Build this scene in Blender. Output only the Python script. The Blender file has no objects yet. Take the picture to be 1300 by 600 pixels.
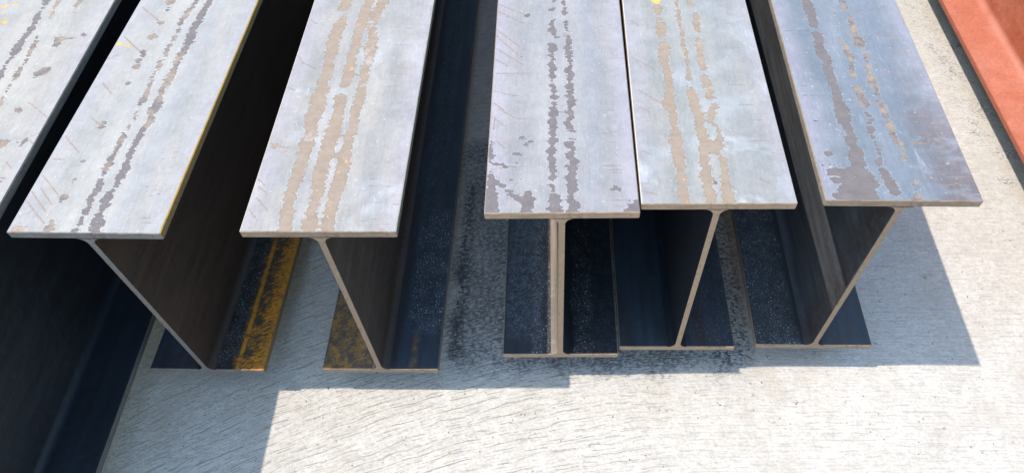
import bpy, bmesh, math, random
import numpy as np
from mathutils import Vector

sc = bpy.context.scene
COL = sc.collection
LIFT = 0.0723            # beams lie on timber skids, this far off the concrete
H, BW, TF, TW, RF = 0.409, 0.200, 0.0125, 0.0085, 0.012

# flake runs and scratches on each top flange: (kind, [(across mm, along mm, half-width mm), ...])
STAINS = {
1: [('g',[(-17.8,759.8,5.3),(-15.7,750.4,4.1)]),('g',[(-15.7,750.4,1.4),(-14.4,735.3,1.7),(-14.2,714.1,5.1),(-11.6,687.6,4.5),(-12.2,666.2,4.5),(-14.3,645.2,6.1),(-13.1,626.7,4.9),(-14.1,610.5,2.7),(-15.2,596.7,1.3)]),('g',[(-15.2,596.7,1.0),(-13.4,587.6,1.0),(-13.4,587.6,3.7),(-13.5,579.0,4.8),(-12.3,567.4,4.2)]),('t',[(5.9,665.7,1.1),(10.3,652.9,2.8),(10.8,634.2,3.3),(11.4,619.9,2.2),(13.3,605.8,1.6),(12.5,592.0,1.9),(12.6,576.4,3.7),(11.9,561.1,2.6),(12.3,544.2,1.3),(12.5,534.9,1.0)]),('t',[(12.5,534.9,0.8),(12.8,523.9,0.8),(12.8,523.9,2.6),(15.9,511.1,3.1)]),('t',[(15.9,511.1,2.5),(13.6,520.7,2.5),(13.6,520.7,3.6),(15.9,509.9,2.6)]),('p',[(4.2,756.8,2.9),(4.8,733.8,2.3),(9.6,711.2,2.6)]),('t',[(41.5,753.4,5.2),(39.8,746.5,2.9)]),('t',[(44.6,658.3,8.3),(44.9,643.6,5.0)]),('t',[(44.9,643.6,1.8),(52.1,660.2,2.2),(63.7,662.0,1.7),(74.0,663.8,0.8)]),('t',[(50.0,581.3,9.6),(44.0,573.7,5.8)]),('t',[(36.0,690.6,2.3)]),('t',[(80.8,667.8,3.3)]),('p',[(41.7,730.4,4.0)]),('t',[(47.8,497.7,6.6)]),('t',[(54.3,431.8,7.3),(63.1,436.5,2.9),(69.0,437.0,1.2)]),('t',[(69.0,437.0,1.0),(82.4,431.1,1.0),(82.4,431.1,4.9),(84.1,438.7,2.5)]),('t',[(82.2,363.4,3.3)]),('s',[(54.6,514.3,0.5),(61.2,510.6,0.5),(79.9,495.9,0.5),(98.3,481.4,0.5)]),('s',[(85.5,441.0,0.5),(99.6,454.0,0.5)]),('s',[(87.5,439.3,0.5),(100.2,429.1,0.5)]),('s',[(74.2,397.6,0.5),(87.6,383.2,0.5)]),('y',[(-83.2,745.5,1.2),(-62.9,751.8,0.9)]),('y',[(-79.7,724.9,1.4),(-65.5,731.3,0.6)]),('y',[(-74.7,713.6,2.0),(-63.8,717.7,0.9)]),('y',[(-69.7,702.4,1.4),(-58.3,705.1,0.9)]),('g',[(-17.8,759.8,5.3),(-16.6,777.3,6.5),(-14.6,796.2,4.6)]),('g',[(-14.2,826.6,6.2)]),('g',[(-14.3,846.0,6.5),(-12.6,859.3,7.6),(-14.9,878.9,8.0),(-13.3,888.9,6.9),(-11.9,910.7,6.0),(-11.6,927.2,4.8),(-9.9,945.5,6.4)]),('g',[(-12.4,967.1,5.0),(-15.4,984.4,5.7),(-14.0,998.1,5.6),(-13.4,1013.8,3.9)]),('g',[(-12.6,1036.8,5.2)]),('g',[(-12.7,1057.2,3.3),(-14.7,1078.6,4.3),(-15.8,1099.9,3.7),(-18.0,1119.2,4.7)]),('g',[(-20.3,1147.3,6.5)]),('p',[(4.2,756.8,2.9),(3.3,773.3,2.2),(1.6,784.3,2.9),(-0.4,796.2,4.9),(-1.3,811.1,5.2),(-1.1,826.6,3.5),(-0.6,836.9,4.8),(2.1,855.7,5.3),(2.0,867.0,3.9),(2.0,880.5,5.9),(2.0,902.3,5.9),(1.2,918.0,5.5),(3.9,932.5,7.3),(3.1,948.5,5.7),(5.1,967.9,5.1),(6.0,987.2,5.8),(6.8,1001.6,4.9),(7.5,1020.8,4.1),(7.6,1038.6,2.1),(8.1,1051.6,2.0),(9.2,1069.4,1.4),(10.3,1088.2,1),(10.7,1108.7,2.9),(10.2,1124.9,1.6),(9.5,1146.1,2.3)]),('t',[(41.5,753.4,5.2),(41.1,771.4,5.7),(42.2,789.0,3.8),(42.9,804.3,2.7),(40.5,821.9,2.6),(38.8,832.5,1.8),(36.7,844.9,1.7),(37.6,862.2,1),(37.6,872.2,1)]),('t',[(39.6,894.3,1),(40.0,905.5,1),(41.8,927.0,1),(41.1,944.7,1),(43.4,961.5,2.9)]),('t',[(45.2,985.9,1),(43.0,1003.3,1.5),(42.5,1017.8,1),(41.8,1039.5,2.8),(40.6,1056.6,4.8),(39.8,1071.6,6.7),(39.8,1085.0,5.2),(39.0,1100.3,6.3),(39.4,1110.5,5.4),(38.3,1129.9,4.5)])],
2: [('t',[(-2.8,479.7,2.0),(-6.1,463.8,3.0),(-10.1,445.6,4.6),(-11.6,425.1,4.5),(-11.4,417.5,3.9),(-8.1,402.6,1.9),(-9.1,390.3,2.5),(-9.8,373.4,2.8),(-10.4,359.1,3.8),(-8.9,342.7,2.8),(-7.9,333.5,1.5)]),('t',[(-7.9,333.5,1.2),(-11.7,326.6,1.2),(-11.7,326.6,4.3),(-10.7,313.0,3.7),(-11.6,297.4,2.1),(-9.9,286.4,1.8),(-10.3,274.7,3.0),(-8.8,260.5,1.5),(-9.6,243.7,5.3),(-10.2,229.2,2.6),(-9.5,223.1,1.5),(-9.3,213.0,1.7),(-7.8,205.0,1.4)]),('t',[(-7.8,205.0,1.1),(-6.5,200.9,1.1),(-6.5,200.9,1.8),(-8.7,190.6,2.4),(-9.5,178.6,2.6),(-11.4,166.6,4.7),(-10.7,151.0,4.0),(-11.2,139.4,2.9)]),('t',[(-11.2,139.4,2.3),(-13.3,129.9,2.3),(-13.3,129.9,4.0),(-11.0,116.8,4.2),(-13.0,103.9,2.5)]),('g',[(-13.0,103.9,2.0),(-11.5,89.4,2.0),(-11.5,89.4,3.3),(-8.0,76.9,2.8),(-10.7,69.8,4.9),(-11.9,55.9,3.3),(-9.2,40.6,4.3),(-10.9,28.8,3.2),(-8.9,15.6,2.4),(-10.1,5.8,3.7),(-10.8,0.9,3.2)]),('g',[(18.8,479.7,4.7),(17.8,461.2,5.9),(15.2,443.0,5.9),(17.6,425.2,6.5),(14.2,410.1,5.1),(16.5,392.9,7.0),(17.2,375.9,7.6),(17.8,359.2,6.3)]),('t',[(17.8,359.2,5.0),(14.6,345.2,5.0),(14.6,345.2,6.8),(15.3,329.0,4.9),(13.6,310.9,3.0),(15.0,293.1,7.2),(13.4,280.0,6.6),(11.8,262.8,3.6),(13.2,246.0,5.3),(16.0,229.4,7.6),(13.0,217.2,6.4),(15.8,205.2,2.9)]),('t',[(15.8,205.2,2.3),(15.8,201.1,2.3),(15.8,201.1,4.7),(14.9,186.8,4.1)]),('g',[(14.9,186.8,3.3),(11.9,174.8,3.3),(11.9,174.8,4.1),(13.4,161.0,4.1),(11.0,149.3,2.9),(13.1,132.1,2.8),(13.8,113.4,5.1),(12.9,98.7,6.1),(12.8,84.3,2.8),(11.3,70.1,2.7),(10.5,54.5,7.1),(10.5,40.8,5.4),(10.4,30.7,4.3),(13.0,17.5,9.5),(12.3,9.3,5.8),(15.8,0.6,5.2)]),('t',[(-46.9,477.0,7.7)]),('t',[(-44.8,455.9,3.6)]),('t',[(-43.8,422.5,5.5)]),('s',[(-90.5,463.6,0.7),(-66.6,442.8,0.7),(-47.3,425.0,1.0)]),('t',[(-46.2,386.8,7.0)]),('s',[(-91.8,387.6,0.6),(-71.9,368.3,0.9),(-53.3,351.8,0.9)]),('t',[(-49.3,349.5,5.0)]),('t',[(-44.9,341.6,3.7)]),('t',[(-47.3,331.0,4.3)]),('t',[(-45.5,315.0,6.1)]),('t',[(-44.3,277.5,4.2)]),('s',[(-96.2,333.0,0.9),(-79.7,347.0,0.9)]),('s',[(-84.3,279.4,0.9),(-59.3,253.8,0.6)]),('y',[(-92.5,368.2,4.4)]),('y',[(-76.5,363.5,3.8)]),('t',[(-49.2,188.3,5.3),(-47.7,195.6,2.7)]),('s',[(-70.6,204.4,0.6),(-53.8,192.3,0.9)]),('s',[(-94.8,169.8,0.6),(-79.4,154.2,0.6),(-60.6,137.0,0.6)]),('t',[(-48.7,122.0,3.4)]),('t',[(-47.4,88.3,4.2)]),('s',[(-94.1,95.7,0.6),(-58.5,62.3,0.5)]),('t',[(-49.4,57.2,6.0)]),('s',[(-87.3,74.2,0.6),(-59.2,45.0,0.5)]),('s',[(-96.5,67.1,0.6),(-62.1,33.1,0.5)]),('s',[(-96.3,51.4,0.5),(-56.7,14.9,0.8)]),('t',[(-46.5,6.9,6.3),(-46.3,16.7,2.4)]),('s',[(-93.0,125.3,0.6),(-76.8,124.4,0.6)]),('p',[(-87.0,2.5,7.9),(-76.0,1.7,6.3)]),('s',[(-96.5,22.7,0.5),(-80.4,34.6,0.5)]),('h',[(52.3,22.9,0.3),(79.3,25.6,0.3)]),('h',[(56.3,15.8,0.3),(83.4,17.8,0.3)]),('h',[(54.0,77.6,0.3),(68.5,79.6,0.3)]),('h',[(56.9,69.6,0.3),(77.2,74.4,0.3)]),('h',[(60.2,60.2,0.3),(78.8,65.7,0.3)]),('h',[(54.1,137.4,0.3),(78.8,140.3,0.3)]),('h',[(57.7,126.9,0.3),(79.1,130.9,0.3)]),('h',[(66.3,110.3,0.3),(79.4,113.0,0.3)]),('h',[(59.8,154.4,0.3),(77.6,161.6,0.3)]),('t',[(-2.8,479.7,2.0)]),('t',[(-2.3,509.8,3.0),(-2.2,523.4,2.3),(-2.4,539.8,1.8),(-4.8,556.9,1)]),('t',[(-2.6,590.4,1.2),(-2.3,605.6,2.0),(-0.3,621.3,1.6),(-2.0,641.6,1),(-0.4,652.4,1.8),(0.7,665.8,3.4),(0.6,681.5,3.4)]),('t',[(0.7,699.9,4.7)]),('t',[(1.8,731.7,5.3)]),('t',[(3.9,766.7,6.1),(3.9,779.3,7.9),(2.2,790.9,9),(1.3,808.3,7.6)]),('t',[(-1.1,823.4,7.2),(-0.0,840.3,8.7),(-1.3,855.5,9),(-2.0,876.8,7.2),(-1.5,888.6,7.2),(-1.0,905.2,6.3),(0.1,918.3,6.4),(-0.8,931.1,7.3),(-0.3,949.7,5.7),(-2.4,960.8,6.0),(-2.5,981.3,5.3),(-1.4,991.6,3.5)]),('t',[(-0.7,1027.8,2.4),(0.7,1045.7,1),(-1.0,1060.0,1),(-1.7,1074.2,1),(-0.3,1091.9,1),(-0.1,1108.2,1.3),(-2.4,1122.9,1),(-0.5,1133.4,1),(-0.8,1143.4,2.6)]),('g',[(18.8,479.7,4.7),(18.2,491.6,4.2),(17.0,503.4,3.4)]),('g',[(15.9,531.0,3.3),(18.3,545.5,4.0),(20.6,561.1,2.5),(21.3,574.6,3.4)]),('g',[(18.7,595.5,2.3),(18.0,617.1,1.6),(19.3,630.5,2.5),(20.1,643.4,4.2)]),('g',[(22.3,671.2,2.2),(19.7,686.1,2.4)]),('g',[(18.9,716.2,1),(21.0,732.1,1),(20.3,742.7,1)]),('g',[(19.2,772.3,1),(19.2,784.4,1),(18.2,795.4,1),(18.8,816.5,2.4),(19.0,826.7,2.4),(19.6,841.2,3.3),(19.2,854.9,4.6),(18.3,866.3,2.9)]),('g',[(17.4,892.8,1.5),(17.2,903.8,1.8),(18.3,914.6,1),(17.7,928.0,1),(19.1,941.8,1.2),(20.4,959.6,1.5),(21.0,979.4,3.3),(19.6,997.8,4.6),(17.4,1009.4,3.3),(16.4,1027.5,1.5),(14.3,1044.2,1),(16.6,1058.5,2.8),(16.4,1071.3,2.2),(17.1,1081.4,3.6),(17.4,1092.6,2.2)]),('g',[(19.7,1115.4,3.4),(19.5,1136.4,3.2)]),('t',[(-46.9,477.0,7.7),(-48.9,494.2,9.0),(-46.3,504.8,7.1),(-44.4,520.6,6.7),(-46.2,533.9,6.9),(-47.5,552.9,6.3),(-45.8,574.7,7.7),(-47.7,589.5,9),(-49.3,600.0,7.4),(-50.5,620.8,8.6),(-48.3,639.0,9),(-50.6,653.5,9)]),('t',[(-50.8,673.1,8.3),(-50.6,687.7,9),(-48.6,709.5,9),(-48.3,727.5,9),(-47.2,744.7,9),(-49.3,755.6,8.4),(-47.9,774.7,7.7),(-46.8,788.0,5.9),(-44.5,806.0,7.5),(-43.5,826.1,8.0),(-41.9,842.3,6.9),(-42.9,858.8,4.9),(-42.6,871.0,6.5),(-43.6,888.3,5.0),(-42.8,905.0,4.5),(-44.2,917.5,3.5),(-46.1,938.3,4.1),(-48.4,951.0,4.3),(-47.1,971.5,4.0),(-45.1,987.9,3.2)]),('t',[(-42.9,1010.4,2.0),(-42.8,1027.2,1),(-42.5,1044.3,1.8),(-43.0,1055.0,3.1),(-41.6,1068.9,3.7),(-41.2,1081.6,5.0)]),('t',[(-43.3,1098.5,3.7),(-45.6,1115.9,4.7),(-44.2,1135.7,5.6)])],
3: [('t',[(-45.5,474.7,9.2),(-45.5,456.3,8.5)]),('t',[(-42.1,428.0,5.8),(-45.4,410.4,10.8),(-47.7,388.3,10.7),(-48.4,366.7,8.7),(-45.9,345.5,9.2),(-46.6,324.8,7.9),(-44.7,306.8,8.4),(-44.3,289.1,7.8),(-48.4,271.8,7.1)]),('t',[(-48.4,271.8,5.7),(-42.3,263.2,5.7),(-42.3,263.2,8.8),(-49.2,246.4,9.9),(-54.0,234.0,5.2)]),('t',[(-54.0,234.0,4.2),(-41.1,242.2,4.2),(-41.1,242.2,6.4),(-44.3,221.7,12.6),(-45.4,205.7,11.4)]),('t',[(-7.3,471.6,7.9),(-9.3,453.3,8.4),(-9.7,435.3,9.0),(-11.2,415.1,8.3),(-12.3,392.9,6.3),(-11.8,371.1,6.9),(-11.8,352.2,6.8),(-11.7,333.7,7.3),(-10.8,311.0,8.4),(-10.0,288.9,8.3),(-12.9,271.6,7.1)]),('t',[(-12.8,246.2,8.7),(-12.0,225.6,8.6),(-10.8,203.5,7.4)]),('t',[(16.9,474.0,8.5),(11.4,455.7,7.1),(8.8,430.0,8.3)]),('p',[(10.2,400.0,7.6),(12.3,375.7,8.1),(12.9,352.0,9.2),(13.4,328.9,7.3),(12.5,306.4,6.0),(14.5,284.4,5.9),(13.5,262.9,6.5)]),('t',[(13.5,262.9,5.1),(14.1,250.3,5.1),(14.1,250.3,6.4),(13.9,225.5,7.5),(13.0,205.4,5.7)]),('t',[(11.1,414.9,3.2),(-2.4,410.0,4.4)]),('t',[(-49.0,205.5,10.6),(-47.1,189.2,9.9)]),('p',[(-47.1,189.2,6.9),(-42.0,171.2,6.9),(-42.0,171.2,8.6),(-45.3,159.5,8.6)]),('t',[(-45.3,159.5,6.9),(-44.7,149.8,6.9),(-44.7,149.8,10.8),(-43.6,130.7,10.1),(-44.6,115.8,8.9),(-44.9,97.5,9.4),(-47.2,83.2,9.3),(-47.8,67.3,7.0),(-46.5,51.8,6.4)]),('t',[(-46.5,51.8,5.1),(-45.6,33.2,5.1),(-45.6,33.2,8.0),(-43.5,18.3,7.9),(-40.0,2.8,7.8)]),('t',[(-12.2,205.4,7.6),(-11.4,185.1,10.4),(-12.8,161.3,11.4),(-12.7,138.2,11.3),(-14.7,119.5,9.5),(-13.9,101.1,9.4),(-13.7,79.6,9.3),(-11.6,62.1,7.0),(-12.2,45.0,6.9),(-12.8,28.2,6.3),(-12.7,15.1,8.9),(-10.2,2.8,8.3)]),('t',[(12.7,205.3,5.3),(13.8,185.0,7.5),(12.3,165.2,6.9),(12.8,145.8,6.8),(14.1,130.6,7.9),(13.8,108.3,8.3),(12.9,83.1,9.8),(12.6,62.1,8.1),(11.1,41.6,7.4),(10.9,21.6,7.9),(12.6,2.8,8.3)]),('t',[(-5.2,128.8,3.4),(5.6,130.6,6.2),(16.9,130.6,3.9)]),('t',[(-4.6,7.3,2.1),(7.0,8.0,2.1)]),('t',[(-86.8,147.2,3.1)]),('s',[(-97.0,153.8,0.6),(-86.8,147.2,0.9),(-66.2,144.1,0.6)]),('y',[(-44.9,18.3,2.4)]),('s',[(-96.3,426.0,0.6),(-82.8,414.8,0.6)]),('s',[(-96.3,336.6,0.6),(-85.3,320.6,0.6),(-62.8,306.9,0.9)]),('s',[(-85.3,320.6,0.6),(-96.0,313.9,0.6)]),('s',[(-98.8,265.7,0.6),(-84.1,259.2,0.6)]),('s',[(-104.7,94.0,0.6),(-85.2,76.1,0.5)]),('s',[(-93.0,74.4,0.5),(-77.3,60.4,0.5)]),('s',[(-90.9,55.2,0.5),(-70.8,33.2,0.5)]),('s',[(-95.1,34.9,0.5),(-79.9,16.7,0.5)]),('h',[(51.6,141.9,0.3),(70.3,149.5,0.3)]),('h',[(49.1,86.6,0.3),(70.6,88.4,0.3)]),('h',[(54.9,75.3,0.3),(92.7,76.0,0.3)]),('h',[(50.2,45.6,0.3),(75.2,47.7,0.3)]),('h',[(51.0,16.8,0.3),(80.3,21.7,0.3)]),('h',[(54.3,114.9,0.3),(74.8,117.4,0.3)]),('h',[(42.7,404.7,0.3),(74.6,401.9,0.3)]),('h',[(45.1,363.5,0.3),(77.9,360.9,0.3)]),('h',[(49.6,267.0,0.3),(78.7,268.9,0.3)]),('h',[(44.0,225.4,0.3),(77.4,233.4,0.3)]),('h',[(51.6,295.1,0.3),(78.2,296.2,0.3)]),('t',[(-45.5,474.7,9.2),(-47.0,485.5,8.7),(-45.6,503.6,7.0),(-46.2,520.2,5.5),(-45.2,534.7,5.5),(-47.4,556.0,6.5),(-49.1,569.5,6.4),(-46.7,588.4,6.0),(-45.6,604.4,7.1),(-46.4,617.9,8.5),(-46.7,628.5,7.5),(-47.7,639.4,5.9),(-47.3,661.2,5.4)]),('t',[(-47.8,684.8,6.6),(-50.0,699.1,5.6),(-49.5,713.7,3.9)]),('t',[(-49.4,742.4,3.7)]),('t',[(-48.0,772.2,3.8),(-48.1,791.6,4.1)]),('t',[(-47.2,821.8,2.3),(-45.1,836.7,3.6),(-42.7,851.3,4.6),(-41.6,863.1,4.3),(-43.4,885.0,4.0),(-44.6,900.6,4.7),(-44.9,912.7,3.0)]),('t',[(-43.1,946.5,1.7),(-42.8,968.1,1),(-40.9,989.1,1),(-42.5,1004.3,2.0),(-44.6,1023.6,2.1),(-46.7,1042.0,1),(-47.2,1056.5,1),(-48.4,1078.1,1.3),(-46.9,1094.6,1),(-49.2,1113.1,2.1)]),('t',[(-48.3,1138.6,3.3)]),('t',[(-7.3,471.6,7.9),(-6.5,487.0,9),(-5.5,503.4,9),(-6.7,525.2,7.7),(-7.0,536.1,8.6),(-4.9,550.8,7.8),(-7.0,570.8,7.2)]),('t',[(-8.5,592.5,7.0),(-10.1,606.6,8.9),(-8.4,619.9,9),(-7.7,639.9,8.6),(-8.8,652.8,9)]),('t',[(-10.3,685.7,7.5),(-12.4,702.5,5.7),(-10.1,718.4,3.9),(-8.7,729.8,4.3)]),('t',[(-6.3,754.0,2.8),(-8.6,765.1,2.6),(-7.3,785.8,1),(-9.2,805.9,2.0),(-11.5,819.5,3.1),(-11.3,840.4,1.7)]),('t',[(-8.7,861.4,1),(-8.9,872.3,1.5),(-10.5,884.4,1.5),(-9.8,899.8,3.1),(-9.6,913.0,3.2),(-8.6,929.7,2.9),(-9.5,949.7,1.4),(-7.3,964.0,1),(-5.0,981.7,1),(-7.2,995.7,1.5),(-9.5,1012.7,3.4),(-8.2,1030.4,2.5),(-10.1,1044.3,1),(-8.0,1059.2,1),(-5.7,1071.4,2.2),(-7.8,1087.5,1.8)]),('t',[(-7.4,1107.4,1)]),('t',[(-5.2,1141.1,1)]),('t',[(16.9,474.0,8.5),(16.6,490.5,7.6),(16.3,512.2,6.4),(15.7,533.2,7.0),(17.4,547.1,7.1),(19.5,557.8,6.9),(19.7,578.8,6.9),(18.2,597.7,6.8),(16.2,615.0,5.6),(14.3,633.7,7.6),(12.5,645.7,7.4)]),('t',[(11.3,676.4,8.2),(11.1,689.4,6.4),(13.0,700.9,5.8),(13.3,718.5,7.3),(12.9,731.9,8.8),(12.8,747.0,9)]),('t',[(14.5,779.2,9),(16.5,793.0,9),(17.4,813.0,8.4),(18.4,829.1,8.8),(18.3,841.0,6.8),(19.8,860.2,5.0),(17.6,876.0,3.8),(16.2,896.2,5.1),(17.0,910.8,4.0),(17.8,921.0,4.4),(17.4,937.0,3.6),(17.8,951.5,4.6),(15.5,969.7,3.7),(13.5,981.5,1.7),(13.6,992.8,1.5),(14.0,1008.5,1),(14.9,1027.7,2.3)]),('t',[(16.9,1060.0,2.8),(15.4,1081.9,1.1),(14.9,1093.1,1),(14.7,1103.1,1),(13.3,1117.8,2.8),(12.2,1136.1,2.4)])],
4: [('g',[(-7.4,438.5,1.8)]),('g',[(-12.0,415.3,4.2),(-6.9,420.0,1.5)]),('g',[(-9.1,393.0,2.4)]),('g',[(-9.1,393.0,1.8),(-12.1,381.4,2.3),(-10.2,363.1,5.2),(-5.1,347.2,3.5)]),('g',[(-10.3,327.4,5.7),(-9.5,318.7,5.7),(-12.4,303.7,3.9),(-8.8,295.2,5.0)]),('g',[(-8.8,295.2,4.0),(-11.1,284.7,4.0),(-11.1,284.7,5.0),(-10.7,268.2,5.0),(-11.3,253.9,3.6)]),('g',[(-11.3,253.9,1.8),(-11.9,241.9,2.2),(-8.7,230.0,3.8),(-7.4,216.3,4.6)]),('g',[(-7.4,216.3,1.7),(-8.3,204.8,2.1),(-10.3,189.7,3.7)]),('g',[(8.3,438.2,1.2),(9.0,423.6,1.2),(10.2,406.8,3.0)]),('g',[(11.4,385.6,2.1),(11.1,367.2,2.9)]),('t',[(9.4,355.9,4.0)]),('g',[(9.4,355.9,1.4),(14.5,349.1,1.7),(13.3,331.4,4.3),(10.3,320.5,4.5),(14.4,309.7,5.6),(16.9,294.8,3.6)]),('g',[(16.9,294.8,2.2),(16.6,280.1,2.2),(16.6,280.1,2.8),(13.1,269.8,5.5)]),('g',[(13.1,269.8,3.8),(16.8,263.6,3.8),(16.8,263.6,4.7),(13.2,247.5,3.8),(14.3,231.6,4.0),(15.3,216.0,4.8),(16.3,200.7,5.3),(12.1,189.4,4.2)]),('g',[(-50.5,401.8,3.6)]),('g',[(-57.4,302.3,1.4)]),('g',[(-11.2,190.2,4.1),(-9.4,178.5,5.2),(-12.2,163.4,4.3),(-9.5,154.0,4.8),(-11.5,141.0,4.2)]),('g',[(-11.5,141.0,3.4),(-8.9,128.2,3.4),(-8.9,128.2,5.3),(-12.4,113.9,4.2),(-13.2,98.1,4.1),(-12.5,80.8,4.4),(-11.3,67.3,4.3),(-13.4,49.0,4.0)]),('g',[(-13.4,49.0,2.0),(-9.5,37.6,2.5),(-9.6,24.7,6.9),(-8.7,12.1,7.8),(-8.0,-0.4,8.8)]),('g',[(9.7,182.1,4.3),(15.0,176.3,4.9)]),('g',[(15.0,176.3,3.9),(10.6,159.3,3.9),(10.6,159.3,5.4),(15.2,146.2,4.8)]),('g',[(12.6,120.8,7.3),(16.3,110.0,4.4)]),('g',[(16.3,110.0,3.5),(12.1,96.1,3.5),(12.1,96.1,5.7),(18.3,87.3,5.1)]),('g',[(18.3,87.3,4.1),(13.0,77.1,4.1),(13.0,77.1,6.6),(15.3,65.3,4.6)]),('g',[(15.3,65.3,3.7),(12.5,55.3,3.7),(12.5,55.3,6.5),(14.7,40.6,7.0)]),('g',[(14.7,40.6,3.4),(10.7,24.5,3.4),(10.7,24.5,4.2),(15.4,15.0,6.4),(13.8,-0.6,6.3)]),('g',[(-96.9,131.1,1.6),(-95.9,109.6,2.6),(-95.0,88.6,3.1)]),('g',[(-95.3,68.2,3.6),(-92.0,51.5,7.1),(-91.3,35.1,6.0),(-93.0,19.2,8.9),(-89.8,1.9,9.8)]),('g',[(-84.4,51.4,2.5),(-71.4,38.2,2.3),(-58.6,26.8,3.0),(-48.6,20.3,5.4)]),('g',[(-48.6,20.3,4.0),(-42.6,31.4,4.0),(-42.6,31.4,5.0),(-44.9,21.9,8.9),(-43.5,9.3,7.8),(-44.6,-0.0,7.3)]),('g',[(-59.9,134.3,2.1),(-52.0,134.2,2.1)]),('g',[(-40.5,127.5,2.1)]),('g',[(-47.8,119.7,2.1)]),('g',[(-63.1,102.9,1.3),(-54.0,101.0,1.3)]),('g',[(-66.9,54.5,2.3)]),('g',[(-53.1,59.3,2.3)]),('g',[(-60.4,49.5,2.0)]),('g',[(-58.4,67.8,1.5)]),('g',[(-93.5,85.1,1.0),(-75.4,80.8,1.3),(-57.5,84.1,1.0)]),('g',[(98.9,17.3,2.9),(90.9,8.0,6.8),(87.9,0.0,8.7)]),('g',[(63.3,38.8,1.0),(69.5,39.4,1.5),(77.0,39.3,1.0)]),('s',[(-97.7,433.0,0.6),(-55.0,405.7,0.6)]),('s',[(-100.0,416.1,0.6),(-54.6,382.2,0.6)]),('s',[(-99.6,369.2,0.6),(-60.8,326.1,0.6)]),('s',[(-98.9,353.4,0.6),(-63.1,306.7,0.6)]),('s',[(-99.2,324.6,0.6),(-54.3,283.3,0.6)]),('s',[(-99.5,298.8,0.6),(-77.9,281.6,0.6)]),('s',[(-96.7,265.4,0.6),(-49.8,265.5,0.6)]),('s',[(-97.8,227.4,0.5),(-67.8,217.2,0.5)]),('s',[(-67.8,217.2,0.5),(-54.3,216.2,0.5)]),('s',[(-96.7,202.3,0.5),(-80.2,186.9,0.5)]),('s',[(-90.1,191.2,0.5),(-62.1,169.7,0.5)]),('s',[(-62.1,169.7,0.5),(-48.6,169.5,0.5)]),('s',[(-94.7,172.0,0.5),(-77.9,154.8,0.5)]),('s',[(-90.1,127.4,0.5),(-76.4,112.9,0.5)]),('s',[(-93.7,147.6,0.5),(-93.4,172.0,0.5)]),('s',[(-93.1,74.9,0.5),(-67.7,81.4,0.5)]),('h',[(53.2,183.5,0.3),(76.4,185.1,0.3)]),('h',[(59.3,140.1,0.3),(82.0,143.5,0.3)]),('h',[(65.0,121.9,0.3),(82.1,123.5,0.3)]),('h',[(56.5,80.1,0.3),(80.7,79.8,0.3)]),('h',[(58.6,71.6,0.3),(82.8,73.0,0.3)]),('h',[(58.4,66.5,0.3),(81.3,67.9,0.3)]),('h',[(62.6,25.6,0.2),(78.7,27.1,0.2)]),('h',[(57.3,19.3,0.2),(89.4,20.6,0.2)]),('h',[(67.9,9.8,0.2),(83.8,11.2,0.2)]),('g',[(-7.4,438.5,1.8),(-5.6,456.8,2.5),(-3.7,477.3,3.7),(-3.3,495.2,5.2),(-5.2,510.5,4.5),(-4.1,528.7,3.3),(-5.1,548.8,1.7)]),('g',[(-7.1,568.8,1),(-9.1,583.9,1),(-7.3,605.4,1)]),('g',[(-9.0,626.9,1),(-9.0,646.0,2.2),(-8.3,667.0,2.4),(-8.5,682.2,3.7),(-6.8,695.7,1.9)]),('g',[(-6.0,720.4,2.3),(-7.1,735.3,3.7),(-6.2,749.0,2.2),(-5.6,760.0,3.9),(-5.7,770.4,3.8)]),('g',[(-7.0,793.7,3.6),(-8.1,806.6,1.9),(-9.1,827.8,1),(-11.0,849.1,1),(-10.8,867.3,1),(-9.5,881.2,1),(-10.7,891.9,1),(-10.3,911.8,1),(-9.7,931.9,1),(-9.9,949.3,1),(-7.8,964.6,1),(-7.3,981.8,1),(-9.6,1000.6,1),(-11.5,1021.5,1),(-10.3,1034.9,1),(-10.9,1046.9,1.8),(-8.8,1067.1,2.3),(-8.8,1079.2,1.5),(-6.7,1090.6,1.0),(-4.6,1111.9,1),(-6.7,1133.8,2.0),(-7.9,1149.3,1)]),('g',[(8.3,438.2,1.2),(8.9,453.4,1.0),(10.4,463.9,1.7),(10.6,479.9,1.7),(9.4,499.2,1.0),(11.5,511.2,1),(11.3,524.4,1),(12.4,546.3,1),(10.1,556.7,1)]),('g',[(8.7,585.4,1),(10.7,604.3,2.3)]),('g',[(8.8,623.3,1.4),(8.7,641.9,1),(10.5,662.1,1.9),(10.5,683.0,1.5),(8.0,696.4,1),(5.9,707.9,1),(6.1,729.3,2.3),(5.4,746.5,1.9),(7.5,764.1,3.1),(5.1,775.9,3.4),(4.4,785.9,2.3),(5.2,803.9,1.5),(7.7,816.4,1),(8.9,834.8,1),(9.8,852.4,1),(9.9,868.0,1),(9.6,882.1,1.1),(9.8,895.8,1.5),(8.5,909.5,1.4),(6.6,927.2,1.2)]),('g',[(4.8,949.1,2.9),(2.8,962.6,2.0),(5.4,977.4,1),(6.3,995.7,1),(8.5,1009.1,1),(8.4,1024.9,1),(8.3,1043.5,1.1),(8.9,1065.0,1),(8.0,1083.0,1.7),(8.6,1100.4,2.4),(9.6,1118.8,3.2),(10.1,1136.2,1.5),(9.8,1148.9,1.6)])],
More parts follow.
